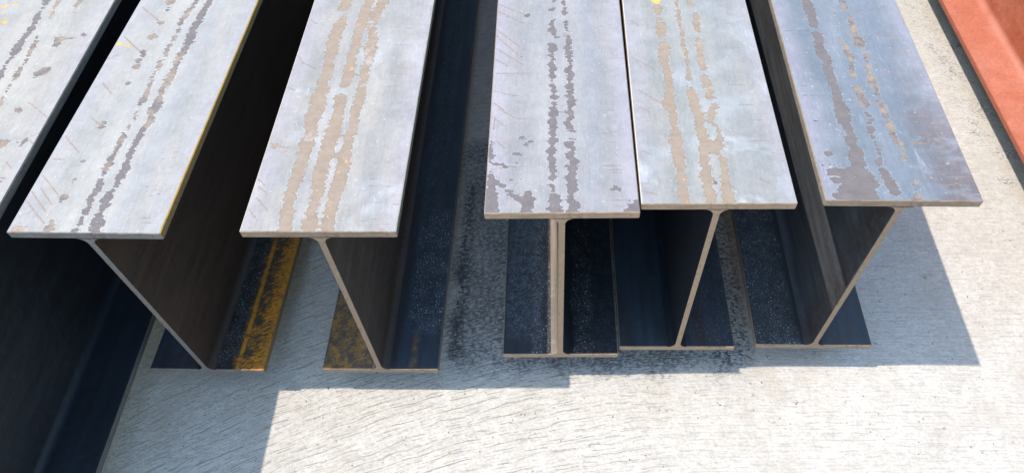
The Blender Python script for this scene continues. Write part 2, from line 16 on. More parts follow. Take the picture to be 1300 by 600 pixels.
5: [('t',[(-45.3,407.2,7.7),(-45.2,390.5,5.3)]),('p',[(-43.5,376.4,4.7)]),('t',[(-41.6,364.8,5.8),(-45.1,342.1,8.0)]),('t',[(-43.2,315.5,7.9),(-43.8,293.9,8.9),(-46.8,277.0,6.7)]),('t',[(-46.8,277.0,5.3),(-43.6,260.3,5.3),(-43.6,260.3,6.6),(-43.5,244.0,6.0),(-43.1,227.9,5.4),(-43.7,208.3,6.4),(-46.8,189.1,7.9),(-45.7,174.0,7.8)]),('y',[(-45.3,424.7,8.4)]),('t',[(-11.8,421.3,2.4),(-11.7,402.0,2.7),(-11.9,385.4,3.5),(-12.6,364.4,2.0),(-11.3,341.7,2.3),(-13.1,319.5,2.5),(-12.7,302.1,2.8),(-11.7,280.8,2.8),(-11.8,260.0,2.2),(-12.6,235.6,3.5)]),('t',[(-12.9,215.8,4.0),(-11.2,200.2,7.4),(-10.8,181.2,7.3)]),('t',[(9.5,418.5,4.2),(16.1,411.2,2.4)]),('t',[(15.0,389.7,3.8),(14.0,368.7,4.9),(13.0,348.1,4.6)]),('p',[(12.9,323.6,5.7),(11.7,301.8,5.0),(10.5,280.5,5.0),(12.1,259.7,5.5)]),('p',[(11.7,235.4,6.5),(13.3,215.5,5.9),(13.4,196.2,6.3)]),('t',[(16.2,177.2,6.3)]),('t',[(-51.6,182.7,6.8),(-44.8,171.4,6.3),(-43.7,156.6,6.2),(-43.8,142.0,4.6)]),('t',[(-43.8,142.0,3.7),(-42.7,127.7,3.7),(-42.7,127.7,7.6),(-44.5,110.2,8.6),(-44.6,96.5,8.0),(-43.9,79.6,7.9),(-44.0,66.3,7.4)]),('t',[(-44.0,66.3,5.0),(-44.7,48.4,5.0),(-44.7,48.4,6.3),(-43.8,34.1,5.8),(-44.3,18.5,7.9),(-44.2,1.6,5.2)]),('t',[(-10.9,182.3,7.3),(-8.7,167.3,6.2),(-8.1,150.8,7.2)]),('t',[(-8.1,150.8,4.9),(-7.5,134.6,4.9),(-7.5,134.6,6.1),(-5.8,116.9,8.1),(-5.5,99.6,9.0),(-10.1,82.7,5.9),(-9.7,66.1,5.9)]),('t',[(-9.7,66.1,4.7),(-10.1,53.1,4.7),(-10.1,53.1,7.8),(-9.7,37.1,6.7),(-9.8,18.3,7.6),(-9.6,1.4,6.1)]),('t',[(14.9,178.3,6.3),(11.1,159.8,5.2),(7.2,149.6,4.6)]),('t',[(7.2,149.6,2.0),(16.8,134.4,2.5),(16.9,116.7,2.5),(10.0,102.9,9.0)]),('t',[(10.0,102.9,7.2),(3.8,94.4,7.2),(3.8,94.4,10.0)]),('t',[(3.8,94.4,3.0),(13.4,82.6,3.0),(13.4,82.6,3.7),(14.8,66.0,4.2),(14.8,57.8,5.4)]),('t',[(14.8,57.8,3.8),(14.5,46.5,3.8),(14.5,46.5,4.8),(12.2,30.6,5.7),(13.5,15.1,7.3),(12.7,1.3,7.5)]),('g',[(-0.6,33.9,2.9)]),('y',[(-11.2,16.7,3.3)]),('s',[(-94.8,285.9,0.6),(-61.0,256.4,0.5)]),('s',[(-88.8,212.6,0.5),(-59.1,185.4,0.5)]),('s',[(-91.9,374.8,0.6),(-75.6,358.4,0.6)]),('s',[(-93.7,93.4,0.5),(-79.4,84.8,0.5)]),('s',[(-98.9,21.8,0.5),(-77.9,15.5,0.7)]),('s',[(-90.2,177.4,0.5),(-75.3,166.0,0.5)]),('h',[(52.0,181.7,0.3),(75.5,180.8,0.3)]),('h',[(59.8,148.4,0.3),(80.6,150.1,0.3)]),('h',[(56.1,109.5,0.3),(89.0,111.0,0.3)]),('h',[(59.6,85.6,0.2),(74.7,87.2,0.2)]),('h',[(55.2,44.7,0.2),(70.1,33.5,0.2)]),('h',[(47.0,303.5,0.3),(72.5,305.4,0.3)]),('h',[(43.8,223.1,0.3),(78.2,220.8,0.3)]),('h',[(50.7,180.6,0.3),(74.2,180.4,0.3)]),('h',[(55.4,363.5,0.3),(82.1,367.7,0.3)]),('t',[(-11.8,421.3,2.4),(-9.3,438.1,1.7),(-11.7,459.6,2.8),(-10.2,476.1,4.2),(-9.8,491.9,5.0),(-8.4,511.5,3.3),(-6.5,532.5,4.3),(-6.9,551.7,5.0),(-6.3,572.1,6.9)]),('t',[(-6.0,602.6,7.1),(-6.6,616.4,5.3),(-8.3,637.5,4.5),(-7.8,650.4,4.8),(-9.0,666.2,3.8),(-11.2,676.2,2.4),(-9.1,695.4,1.8)]),('t',[(-8.7,718.7,1.7)]),('t',[(-10.8,740.7,2.9),(-10.7,759.9,4.4),(-13.1,781.3,5.9),(-14.1,791.3,7.9),(-12.3,810.2,5.9),(-10.2,825.8,7.6)]),('t',[(-10.1,856.3,6.8),(-10.5,872.5,6.0),(-11.6,888.2,7.1),(-13.6,903.3,6.1),(-13.3,920.8,6.8)]),('t',[(-13.8,942.4,5.4),(-16.1,957.2,6.1),(-16.6,970.0,6.0)]),('t',[(-16.2,1004.0,4.3)]),('t',[(-16.8,1034.8,5.2),(-15.5,1056.0,3.4),(-14.6,1076.0,2.2),(-14.2,1086.8,1),(-12.0,1107.6,1),(-9.7,1119.2,2.5),(-11.0,1139.8,4.4)]),('t',[(9.5,418.5,4.2),(8.4,429.4,4.8),(6.2,447.6,4.2),(5.2,459.6,4.3),(5.2,472.8,6.1),(7.8,491.8,4.2),(6.4,503.0,5.1),(6.6,520.4,6.0)]),('t',[(5.5,547.2,4.5),(5.1,568.6,4.1),(5.5,587.9,2.8),(3.7,609.1,2.7),(3.5,626.7,1.8),(4.1,644.0,1.8),(6.9,659.7,1.6),(7.8,680.9,1.9),(6.4,699.4,1.6),(7.7,709.7,1),(5.5,720.0,1.7),(6.7,735.2,3.3),(9.5,747.9,2.1),(8.4,765.6,3.6),(6.7,784.1,4.9),(8.2,801.5,4.2),(10.7,815.5,4.9)]),('t',[(11.4,837.4,3.9),(11.7,854.4,5.8),(13.9,874.6,5.8),(12.8,890.3,6.8),(14.7,901.8,6.9)]),('t',[(14.7,923.8,7.3),(13.4,942.6,5.8),(14.3,961.5,5.3),(12.4,980.6,6.0),(9.6,993.9,6.4),(12.0,1011.0,5.3),(12.2,1026.2,4.5),(12.5,1042.8,6.1),(12.9,1058.8,6.6)]),('t',[(13.5,1077.9,6.2),(14.0,1092.2,6.8),(12.7,1112.0,6.2)]),('t',[(12.0,1140.0,7.8)])],
6: [('g',[(-43.9,416.5,8.3),(-43.2,397.3,7.0),(-42.9,373.7,6.9),(-43.4,353.0,6.9)]),('g',[(-43.7,330.5,7.4),(-44.5,312.9,6.2),(-46.1,291.3,8.3),(-42.8,274.4,7.7),(-43.5,257.8,6.5),(-43.8,237.5,6.5),(-44.1,217.6,6.6),(-43.0,198.1,6.3),(-43.3,179.1,6.2),(-43.4,167.2,10.3)]),('t',[(-10.4,414.0,1.2),(-5.7,394.8,1.5),(-5.5,378.3,1.4)]),('t',[(-10.1,341.7,2.0)]),('t',[(-9.9,317.2,2.0),(-7.7,308.5,1.4)]),('t',[(-7.7,308.5,1.1),(-6.4,295.6,1.1),(-6.4,295.6,3.6),(-6.2,278.6,4.1),(-5.4,264.0,2.7)]),('t',[(-5.4,264.0,2.2),(-10.6,247.6,2.2),(-10.6,247.6,5.4),(-9.8,239.5,4.8)]),('t',[(-11.4,209.8,5.8),(-9.8,194.4,5.2),(-7.9,175.5,6.2)]),('t',[(14.6,414.0,2.6),(13.8,397.1,4.1)]),('t',[(16.8,378.3,1.4),(16.8,359.8,5.7),(14.9,339.4,4.5),(15.0,321.6,5.6),(16.6,310.7,7.3)]),('t',[(16.6,310.7,1.5),(19.5,299.9,1.9),(17.2,278.6,2.2),(17.2,262.0,3.5),(15.0,247.7,4.3)]),('t',[(15.0,247.7,3.4),(15.9,229.6,3.4),(15.9,229.6,4.8),(16.0,213.8,5.3),(14.7,198.3,3.4)]),('t',[(13.8,179.3,4.7),(16.1,168.1,3.1)]),('g',[(-43.6,176.4,5.7),(-43.0,161.5,8.5),(-44.1,145.1,8.4),(-41.9,132.6,7.1),(-41.4,118.4,7.0),(-44.6,104.5,5.5),(-41.6,90.9,6.9),(-43.5,77.4,9.8),(-44.2,64.2,9.7)]),('g',[(-44.2,64.2,7.8),(-44.9,51.2,7.8),(-44.9,51.2,12.0),(-40.8,38.4,10.5),(-38.3,28.9,12.3)]),('g',[(-56.4,22.6,11.8),(-65.7,13.2,16.5),(-44.0,5.7,14.0)]),('g',[(-81.7,47.7,5.8),(-57.7,47.9,9.6)]),('g',[(-81.3,33.4,4.8),(-60.6,35.1,9.5)]),('g',[(-81.5,5.4,7.0),(-61.5,1.0,7.0)]),('g',[(-91.4,59.0,1.2),(-64.4,60.8,1.2)]),('g',[(-95.2,52.5,1.2),(-80.8,52.2,1.4)]),('g',[(-7.3,176.5,6.2)]),('g',[(-9.2,158.0,2.3),(-7.2,145.3,3.1)]),('g',[(-7.2,145.3,2.4),(-11.1,134.5,2.4),(-11.1,134.5,3.0),(-13.4,120.3,3.5),(-12.7,108.1,2.2)]),('g',[(-12.7,108.1,1.0),(-10.8,91.0,1.2),(-11.4,74.3,2.9),(-16.7,67.6,2.9)]),('g',[(-16.7,67.6,2.3),(-15.2,54.6,2.3),(-15.2,54.6,4.8),(-11.3,41.8,6.2),(-9.9,29.1,7.8),(-8.4,16.7,7.1)]),('t',[(15.6,174.7,5.2),(15.1,158.1,2.8)]),('t',[(15.1,158.1,2.2),(16.8,140.0,2.2),(16.8,140.0,3.3),(15.1,122.2,3.8),(14.7,108.3,4.5),(20.6,98.0,3.5),(19.4,84.5,2.7),(20.2,69.5,1.7)]),('t',[(22.3,32.5,1.9)]),('t',[(22.3,32.5,1.5),(18.6,16.9,1.5),(18.6,16.9,2.6),(17.9,6.2,4.7),(15.3,-2.9,5.6)]),('g',[(-81.5,143.1,3.6)]),('g',[(-80.4,82.2,4.9)]),('t',[(40.6,103.3,3.0),(59.8,105.8,1.5),(72.7,107.5,0.7)]),('s',[(52.6,24.9,0.5),(77.7,29.8,0.7)]),('s',[(64.8,18.8,0.5),(79.4,9.7,0.7)]),('s',[(60.9,76.4,0.5),(78.6,86.5,0.7)]),('s',[(51.4,56.6,0.5),(87.0,66.6,0.5)]),('s',[(51.7,165.6,0.5),(78.8,175.0,0.5)]),('s',[(48.2,152.7,0.5),(76.2,152.9,0.5)]),('s',[(51.0,118.2,0.5),(66.7,120.7,0.5)]),('d',[(-94.3,340.4,0.6),(-53.7,339.9,0.6)]),('d',[(-59.4,329.6,0.6),(-52.9,329.6,0.6)]),('d',[(-95.0,194.9,0.3),(-50.4,194.7,0.3)]),('d',[(-96.4,215.5,0.3),(-75.3,214.4,0.3)]),('d',[(-95.9,276.4,0.3),(-76.9,275.2,0.3)]),('d',[(-95.4,249.5,0.3),(-68.7,247.5,0.3)]),('d',[(-97.6,282.8,0.3),(-86.9,280.7,0.3)]),('s',[(51.7,306.4,0.3),(76.7,306.4,0.3)]),('s',[(48.4,282.9,0.3),(79.1,285.0,0.3)]),('s',[(36.6,247.7,0.3),(71.6,247.7,0.3)]),('s',[(46.8,235.6,0.3),(94.9,235.7,0.3)]),('s',[(43.8,330.4,0.3),(83.4,326.0,0.3)]),('s',[(40.1,210.0,0.3),(95.0,217.9,0.3)]),('g',[(-43.9,416.5,8.3),(-41.7,432.9,7.6),(-39.5,450.6,7.0),(-39.0,462.1,5.3),(-41.0,473.8,7.1),(-42.1,492.9,6.0),(-43.8,514.7,7.6),(-45.0,532.9,8.6),(-46.3,550.0,9),(-47.8,567.1,7.8),(-49.9,577.6,7.3),(-51.4,593.6,7.5),(-50.3,607.4,7.7),(-48.9,624.3,7.9),(-50.4,635.4,9),(-47.8,645.5,9),(-48.0,664.0,7.5),(-47.7,682.5,6.5),(-47.5,703.7,5.4),(-48.8,725.4,4.2),(-48.4,740.1,4.9),(-49.5,757.2,3.8),(-46.9,772.4,2.4),(-47.4,785.5,1),(-47.7,807.3,2.3),(-48.9,825.6,2.1),(-49.3,838.6,1),(-49.8,854.9,1),(-49.5,866.3,1),(-47.6,879.3,1),(-45.1,900.7,1),(-43.0,916.3,1),(-41.8,929.4,1),(-42.4,947.9,1)]),('g',[(-43.2,972.1,1.3),(-41.0,992.8,2.1),(-38.8,1010.0,3.2),(-37.1,1026.0,3.5),(-37.0,1039.7,3.4)]),('g',[(-35.2,1066.4,5.2),(-34.4,1080.5,5.4),(-36.6,1091.7,4.0),(-38.9,1110.7,2.6),(-37.7,1122.2,3.2),(-37.2,1140.9,2.3)]),('t',[(-10.4,414.0,1.2),(-9.7,433.6,1),(-8.4,450.5,1),(-8.8,465.0,1),(-10.0,482.3,1),(-10.6,494.3,1),(-8.6,514.7,1.4),(-8.5,531.4,1),(-10.2,547.4,1),(-11.1,565.1,1),(-12.0,581.7,1),(-10.0,599.2,1),(-9.2,616.0,1),(-11.1,637.0,1.7),(-11.2,652.9,1),(-13.5,674.4,1),(-14.7,688.9,2.1),(-13.2,701.4,1.7),(-11.0,718.5,2.3)]),('t',[(-9.9,748.7,1),(-9.2,769.8,1),(-7.9,791.7,1.9)]),('t',[(-6.0,814.9,1.9),(-5.4,836.3,3.6),(-5.0,847.6,3.3),(-4.2,860.3,4.4),(-4.9,875.5,4.0),(-5.6,889.4,5.9),(-5.2,901.0,7.1),(-3.5,921.7,5.4),(-4.4,936.3,5.6),(-3.0,953.8,4.6),(-5.4,968.5,5.8),(-3.9,981.2,5.8),(-5.4,1003.1,6.0),(-5.7,1016.5,7.8),(-5.3,1029.7,8.3),(-6.4,1047.7,9),(-7.8,1067.6,7.7),(-6.2,1079.1,9),(-4.7,1092.0,9),(-5.3,1105.7,7.5),(-7.7,1120.4,6.1),(-5.9,1134.1,8.0),(-5.1,1147.4,7.3)]),('t',[(14.6,414.0,2.6),(13.8,433.0,1.2),(11.6,454.5,1)]),('t',[(13.7,474.0,1),(14.9,488.1,1)]),('t',[(14.2,518.7,1),(12.2,537.5,1),(13.7,553.6,2.0),(12.3,573.5,1),(11.6,593.3,1),(11.6,606.8,3.0),(13.8,628.1,5.0),(13.6,640.5,3.6),(15.4,657.3,3.6),(13.4,678.8,2.5),(15.0,695.9,4.5),(16.2,713.2,4.6)]),('t',[(18.2,738.2,4.7),(18.4,760.1,4.7),(18.6,777.6,4.6),(19.6,798.3,5.5),(19.1,810.7,4.6),(17.3,832.1,5.9),(14.6,846.9,4.6),(13.9,865.4,5.0),(15.4,883.3,6.1),(12.8,900.2,5.2),(10.9,911.1,7.0),(12.2,927.8,8.5),(11.9,942.9,9),(13.8,954.8,9),(12.7,973.1,9),(10.7,990.1,9)]),('t',[(10.0,1019.3,9)]),('t',[(10.4,1042.2,8.2),(9.2,1055.0,7.5),(12.1,1065.3,5.7),(10.4,1080.3,5.4),(11.1,1091.0,3.5),(13.1,1109.5,2.2),(12.4,1130.9,1)])],
}

# ------------------------------------------------------------------ node helpers
class G:
    """tiny expression layer over a material's node tree"""
    def __init__(s, name):
        s.m = bpy.data.materials.new(name); s.m.use_nodes = True
        s.t = s.m.node_tree; s.N = s.t.nodes; s.L = s.t.links
        s.N.clear()
        s.out = s.N.new('ShaderNodeOutputMaterial')
        s.b = s.N.new('ShaderNodeBsdfPrincipled')
        s.L.new(s.b.outputs[0], s.out.inputs[0])
    def put(s, sock, v):
        if isinstance(v, V): s.L.new(v.k, sock)
        elif isinstance(v, bpy.types.NodeSocket): s.L.new(v, sock)
        else:
            if sock.type == 'RGBA' and len(v) == 3: v = (*v, 1)
            sock.default_value = v
    def math(s, op, *a, clamp=False):
        n = s.N.new('ShaderNodeMath'); n.operation = op; n.use_clamp = clamp
        for i, x in enumerate(a): s.put(n.inputs[i], x)
        return V(s, n.outputs[0])
    def coord(s, kind='Object'):
        return s.N.new('ShaderNodeTexCoord').outputs[kind]
    def xyz(s, c):
        n = s.N.new('ShaderNodeSeparateXYZ'); s.put(n.inputs[0], c)
        return [V(s, o) for o in n.outputs]
    def vec(s, x, y, z=0.0):
        n = s.N.new('ShaderNodeCombineXYZ')
        for i, v in enumerate((x, y, z)): s.put(n.inputs[i], v)
        return n.outputs[0]
    def noise(s, c, scale=1., detail=3., rough=.55, color=False, dist=0.):
        n = s.N.new('ShaderNodeTexNoise'); s.put(n.inputs['Vector'], c)
        n.inputs['Scale'].default_value = scale; n.inputs['Detail'].default_value = detail
        n.inputs['Roughness'].default_value = rough; n.inputs['Distortion'].default_value = dist
        return n.outputs['Color'] if color else V(s, n.outputs['Fac'])
    def voro(s, c, scale, rnd=1., feature='F1', out='Distance'):
        n = s.N.new('ShaderNodeTexVoronoi'); n.feature = feature; s.put(n.inputs['Vector'], c)
        n.inputs['Scale'].default_value = scale; n.inputs['Randomness'].default_value = rnd
        return V(s, n.outputs[out])
    def attr(s, name):
        n = s.N.new('ShaderNodeAttribute'); n.attribute_name = name
        return V(s, n.outputs['Fac'])
    def ss(s, x, a, b, lo=0., hi=1.):
        n = s.N.new('ShaderNodeMapRange'); n.interpolation_type = 'SMOOTHSTEP'
        s.put(n.inputs[0], x); 
        if a > b: a, b, lo, hi = b, a, hi, lo
        for i, v in zip((1, 2, 3, 4), (a, b, lo, hi)): n.inputs[i].default_value = v
        return V(s, n.outputs[0])
    def mix(s, f, a, b):
        n = s.N.new('ShaderNodeMix'); n.data_type = 'RGBA'
        s.put(n.inputs[0], f); s.put(n.inputs[6], a); s.put(n.inputs[7], b)
        return n.outputs[2]
    def scalec(s, c, f):
        n = s.N.new('ShaderNodeVectorMath'); n.operation = 'SCALE'
        s.put(n.inputs[0], c); s.put(n.inputs[3], f); return n.outputs[0]
    def bump(s, h, strength=.3, dist=.001, prev=None):
        n = s.N.new('ShaderNodeBump'); s.put(n.inputs['Height'], h)
        n.inputs['Strength'].default_value = strength; n.inputs['Distance'].default_value = dist
        if prev is not None: s.L.new(prev, n.inputs['Normal'])
        return n.outputs[0]
    def done(s, color, rough=.5, metal=0., spec=.5, normal=None):
        b = s.b
        s.put(b.inputs['Base Color'], color); s.put(b.inputs['Roughness'], rough)
        s.put(b.inputs['Metallic'], metal); s.put(b.inputs['Specular IOR Level'], spec)
        if normal is not None: s.L.new(normal, b.inputs['Normal'])
        return s.m

class V:
    def __init__(s, g, k): s.g, s.k = g, k
    def __add__(s, o): return s.g.math('ADD', s, o)
    __radd__ = __add__
    def __mul__(s, o): return s.g.math('MULTIPLY', s, o)
    __rmul__ = __mul__
    def __sub__(s, o): return s.g.math('SUBTRACT', s, o)
    def __rsub__(s, o): return s.g.math('SUBTRACT', o, s)
    def __neg__(s): return s * -1.
    def abs(s): return s.g.math('ABSOLUTE', s)
    def min(s, o): return s.g.math('MINIMUM', s, o)
    def max(s, o): return s.g.math('MAXIMUM', s, o)
    def pow(s, o): return s.g.math('POWER', s, o)
    def clamp(s): return s.g.math('ADD', s, 0., clamp=True)

# ------------------------------------------------------------------ materials
def mat_top(i, base, base2, stain_mul=1.0, band=(0.03, .018, .5), purple=.25, tarnish=0., hair=.5, seed=0., swirl=0.0, rough=.50):
    """mill-scale top face of a flange: flaked scale shows the bare brown steel in runs"""
    g = G('mill_scale_top_%d' % i)
    co = g.coord(); x, y, z = g.xyz(co)
    cs = g.vec(x + seed * 1.7, y + seed * 3.1, 0.0)
    # jagged edge of the flaked runs: steps that are wider than long
    j1 = g.noise(g.vec(x * 75., y * 125., seed), 1., 2., .5) - .5
    j2 = g.noise(g.vec(x * 170., y * 260., seed), 1., 2., .5) - .5
    j3 = g.noise(g.vec(x * 38., y * 300., seed + 4), 1., 2., .5) - .5
    f = g.attr('stain') + j1 * 15. + j2 * 7. + j3 * 8. - .4
    m_st = g.ss(f, .3, -.3)
    # freckles of missing scale around the runs
    sp = g.noise(cs, 620., 2., .5); near = g.ss(g.attr('stain'), 16., 1.)
    freck = g.ss(sp + near * .07, .70, .72)
    # chips inside the runs where scale is left standing
    chip = g.ss(g.noise(cs, 300., 4., .65), .60, .65)
    tone = g.attr('tone') + (g.noise(cs, 45., 4., .65) - .5) * 1.9
    tv = g.noise(cs, 38., 4., .6)
    fine = g.noise(cs, 900., 2., .6)
    grey = g.mix(tv, (.105 * stain_mul, .086 * stain_mul, .084 * stain_mul), (.150 * stain_mul, .124 * stain_mul, .118 * stain_mul))
    tan = g.mix(tv, (.195, .143, .104), (.265, .200, .148))
    pale = g.mix(tv, (.265, .215, .18), (.34, .285, .245))
    yel = g.mix(tv, (.52, .25, .025), (.50, .33, .12))
    c_st = g.mix(g.ss(tone, .3, .7), grey, tan)
    c_st = g.mix(g.ss(tone, 1.35, 1.7), c_st, pale)
    c_st = g.mix(g.ss(tone, 2.2, 2.8), c_st, yel)
    orange = g.ss(g.noise(cs, 55., 3., .6), .63, .72) * g.ss(tone, .4, .9) * g.ss(tone, 2., 1.5)
    c_st = g.mix(orange * .6, c_st, (.50, .28, .10))
    st2 = g.noise(g.vec(x * 70., y * 110., seed + 1), 1., 5., .7)
    c_st = g.scalec(c_st, (st2 - .5) * .55 + (fine - .5) * .6 + 1.)
    c_st = g.mix(g.ss(st2, .64, .74) * .35 * g.ss(tone, 2.4, 2.), c_st, (.11, .095, .09))
    # scale itself: cloudy blue-grey with long soft bands of rolling
    cl = g.noise(g.vec(x * 26., y * 7., seed), 1., 4., .55)
    cl2 = g.noise(cs, 9., 4., .6, dist=1.2)
    c = g.mix(g.ss(cl, .3, .7), base, base2)
    bw = band[1]
    bm = g.ss((x - band[0] + (cl2 - .5) * .02).abs(), bw, bw * .25) * band[2]
    c = g.mix(bm, c, (base2[0] * .80, base2[1] * .85, base2[2] * .98))
    edge = g.ss(x.abs() + (cl2 - .5) * .03, .062, .098)
    c = g.mix(edge * purple, c, (.285, .25, .275))
    if swirl:
        # fingerprints of grinding: fine chattering arcs in cloudy patches
        wv = g.noise(cs, 14., 2., .5); w = g.N.new('ShaderNodeTexWave')
        w.inputs['Scale'].default_value = 190.; w.inputs['Distortion'].default_value = 9.; w.inputs['Detail'].default_value = 1.
        w.inputs['Detail Scale'].default_value = .12
        g.put(w.inputs['Vector'], g.vec(x * .5 + y * .8, y * .5 + seed, 0.))
        wf = V(g, w.outputs['Fac']); area = g.ss(wv, .50, .66) * swirl
        c = g.mix(area * g.ss(wf, .4, .8) * .5, c, (.40, .42, .44))
        c = g.mix(g.ss(cl2, .56, .74) * swirl * .55, c, (base2[0] * .72, base2[1] * .78, base2[2] * .86))
        c = g.mix(g.ss(cl2, .42, .28) * swirl * .45, c, (.40, .42, .44))
    if tarnish:
        tm = g.ss(x + (cl2 - .5) * .06, .020, .070) * g.ss(y + (cl - .5) * .1, .34, .04)
        tn = g.noise(g.vec(x * 22., y * 48., seed + 9), 1., 5., .65)
        c = g.mix(tm * g.ss(tn, .30, .58) * tarnish * .9, c, (.118, .092, .090))
        c = g.mix(tm * g.ss(tn, .60, .74) * tarnish * .7, c, (.22, .155, .115))
    # scuffs, dust specks and tiny pits
    c = g.mix(g.ss(g.noise(g.vec(x * 60., y * 14., seed + 2), 1., 5., .7), .62, .8) * .30, c, (.46, .47, .48))
    g2 = g.noise(g.vec(x * 210., y * 90., seed + 6), 1., 4., .7); g3 = g.noise(g.vec(x * 420., y * 24., seed + 8), 1., 3., .6)
    mot = g.noise(cs, 33., 5., .68)
    c = g.scalec(c, (fine - .5) * .75 + (g2 - .5) * .40 + (g3 - .5) * .26 + (mot - .5) * .55 + g.ss(x.abs(), .055, .015) * .10 + .96)
    c = g.mix(g.ss(mot, .56, .72) * .28, c, (.24, .225, .21))
    c = g.mix(g.ss(g.noise(cs, 480., 3., .6), .645, .70) * .55, c, (.13, .125, .12))
    c = g.mix(g.ss(g.noise(g.vec(x * 170. + y * 120., y * 150. - x * 60., seed + 3), 1., 3., .6), .66, .70) * .4, c, (.42, .42, .42))
    pit = g.ss(g.voro(cs, 230.), .15, .08) * g.ss(g.noise(cs, 24., 2.), .50, .62)
    c = g.mix(pit * .75, c, (.07, .06, .06))
    # thin rusty rolling hairs across both edges
    hn = g.noise(g.vec(x * 30. + y * 6., y * 520. - x * 22., seed + 5), 1., 2., .5)
    hk = g.noise(cs, 30., 2., .5)
    hz = g.ss(x.abs(), .045, .08)
    hm = g.ss(hn, .645, .69) * g.ss(hk, .47, .56) * hz * hair * 2.
    c = g.mix(hm, c, (.24, .155, .115))
    # drawn scratches
    sc_ = g.attr('scratch') + (g.noise(cs, 260., 3., .7) - .5) * 3.4
    c = g.mix(g.ss(sc_, 1.2, -.3) * .85, c, (.20, .125, .09))
    hr = g.attr('hair') + (g.noise(cs, 180., 3., .7) - .5) * 2.6
    c = g.mix(g.ss(hr, 1.15, -.3) * .9, c, (.16, .115, .10))
    dk = g.attr('dark_line') + (g.noise(g.vec(x * 240., y * 700., seed), 1., 3., .7) - .5) * 5.
    c = g.mix(g.ss(dk, .5, -.4) * .75, c, (.07, .06, .06))
    c_st = g.mix(g.ss(f, -1.7, -.3) * .30, c_st, (.075, .062, .056))
    inside = m_st * (1. - chip * .7)
    m_all = inside.max(freck * near * .85)
    c = g.mix(m_all, c, g.mix(m_st, (.10, .085, .08), c_st))
    # bright rim of lifted scale around each flake
    rim = g.ss(f, .2, .55) * g.ss(f, 1.5, .7)
    c = g.mix(rim * .16, c, (.50, .51, .52))
    hgt = (1. - m_all) * .7 + fine * .25 + cl2 * .6
    nb = g.bump(hgt, .5, .0005)
    rg = m_all * .20 + (cl - .5) * .16 + rough
    return g.done(c, rg, 0.0, .40 - m_all * .2, nb)

def mat_end(name, a, b, c3):
    """saw-cut / flame-cut steel edge with drag lines along the cut"""
    g = G(name); co = g.coord(); x, y, z = g.xyz(co)
    s1 = g.noise(g.vec((x + y) * 34., (x + y) * 3., z * 520.), 1., 5., .72)
    s2 = g.noise(co, 150., 4., .65); s3 = g.noise(co, 22., 3., .6)
    c = g.mix(g.ss(s1, .38, .62), a, b)
    c = g.mix(g.ss(s2 * .6 + s1 * .4 + s3 * .5, .78, .90) * .7, c, c3)
    c = g.scalec(c, (s3 - .5) * .6 + 1.)
    c = g.mix(g.ss(g.noise(co, 700., 2.), .66, .74) * .5, c, (.06, .05, .045))
    return g.done(c, .62, 0., .35, g.bump(s1 + s2 * .7, .6, .0007))

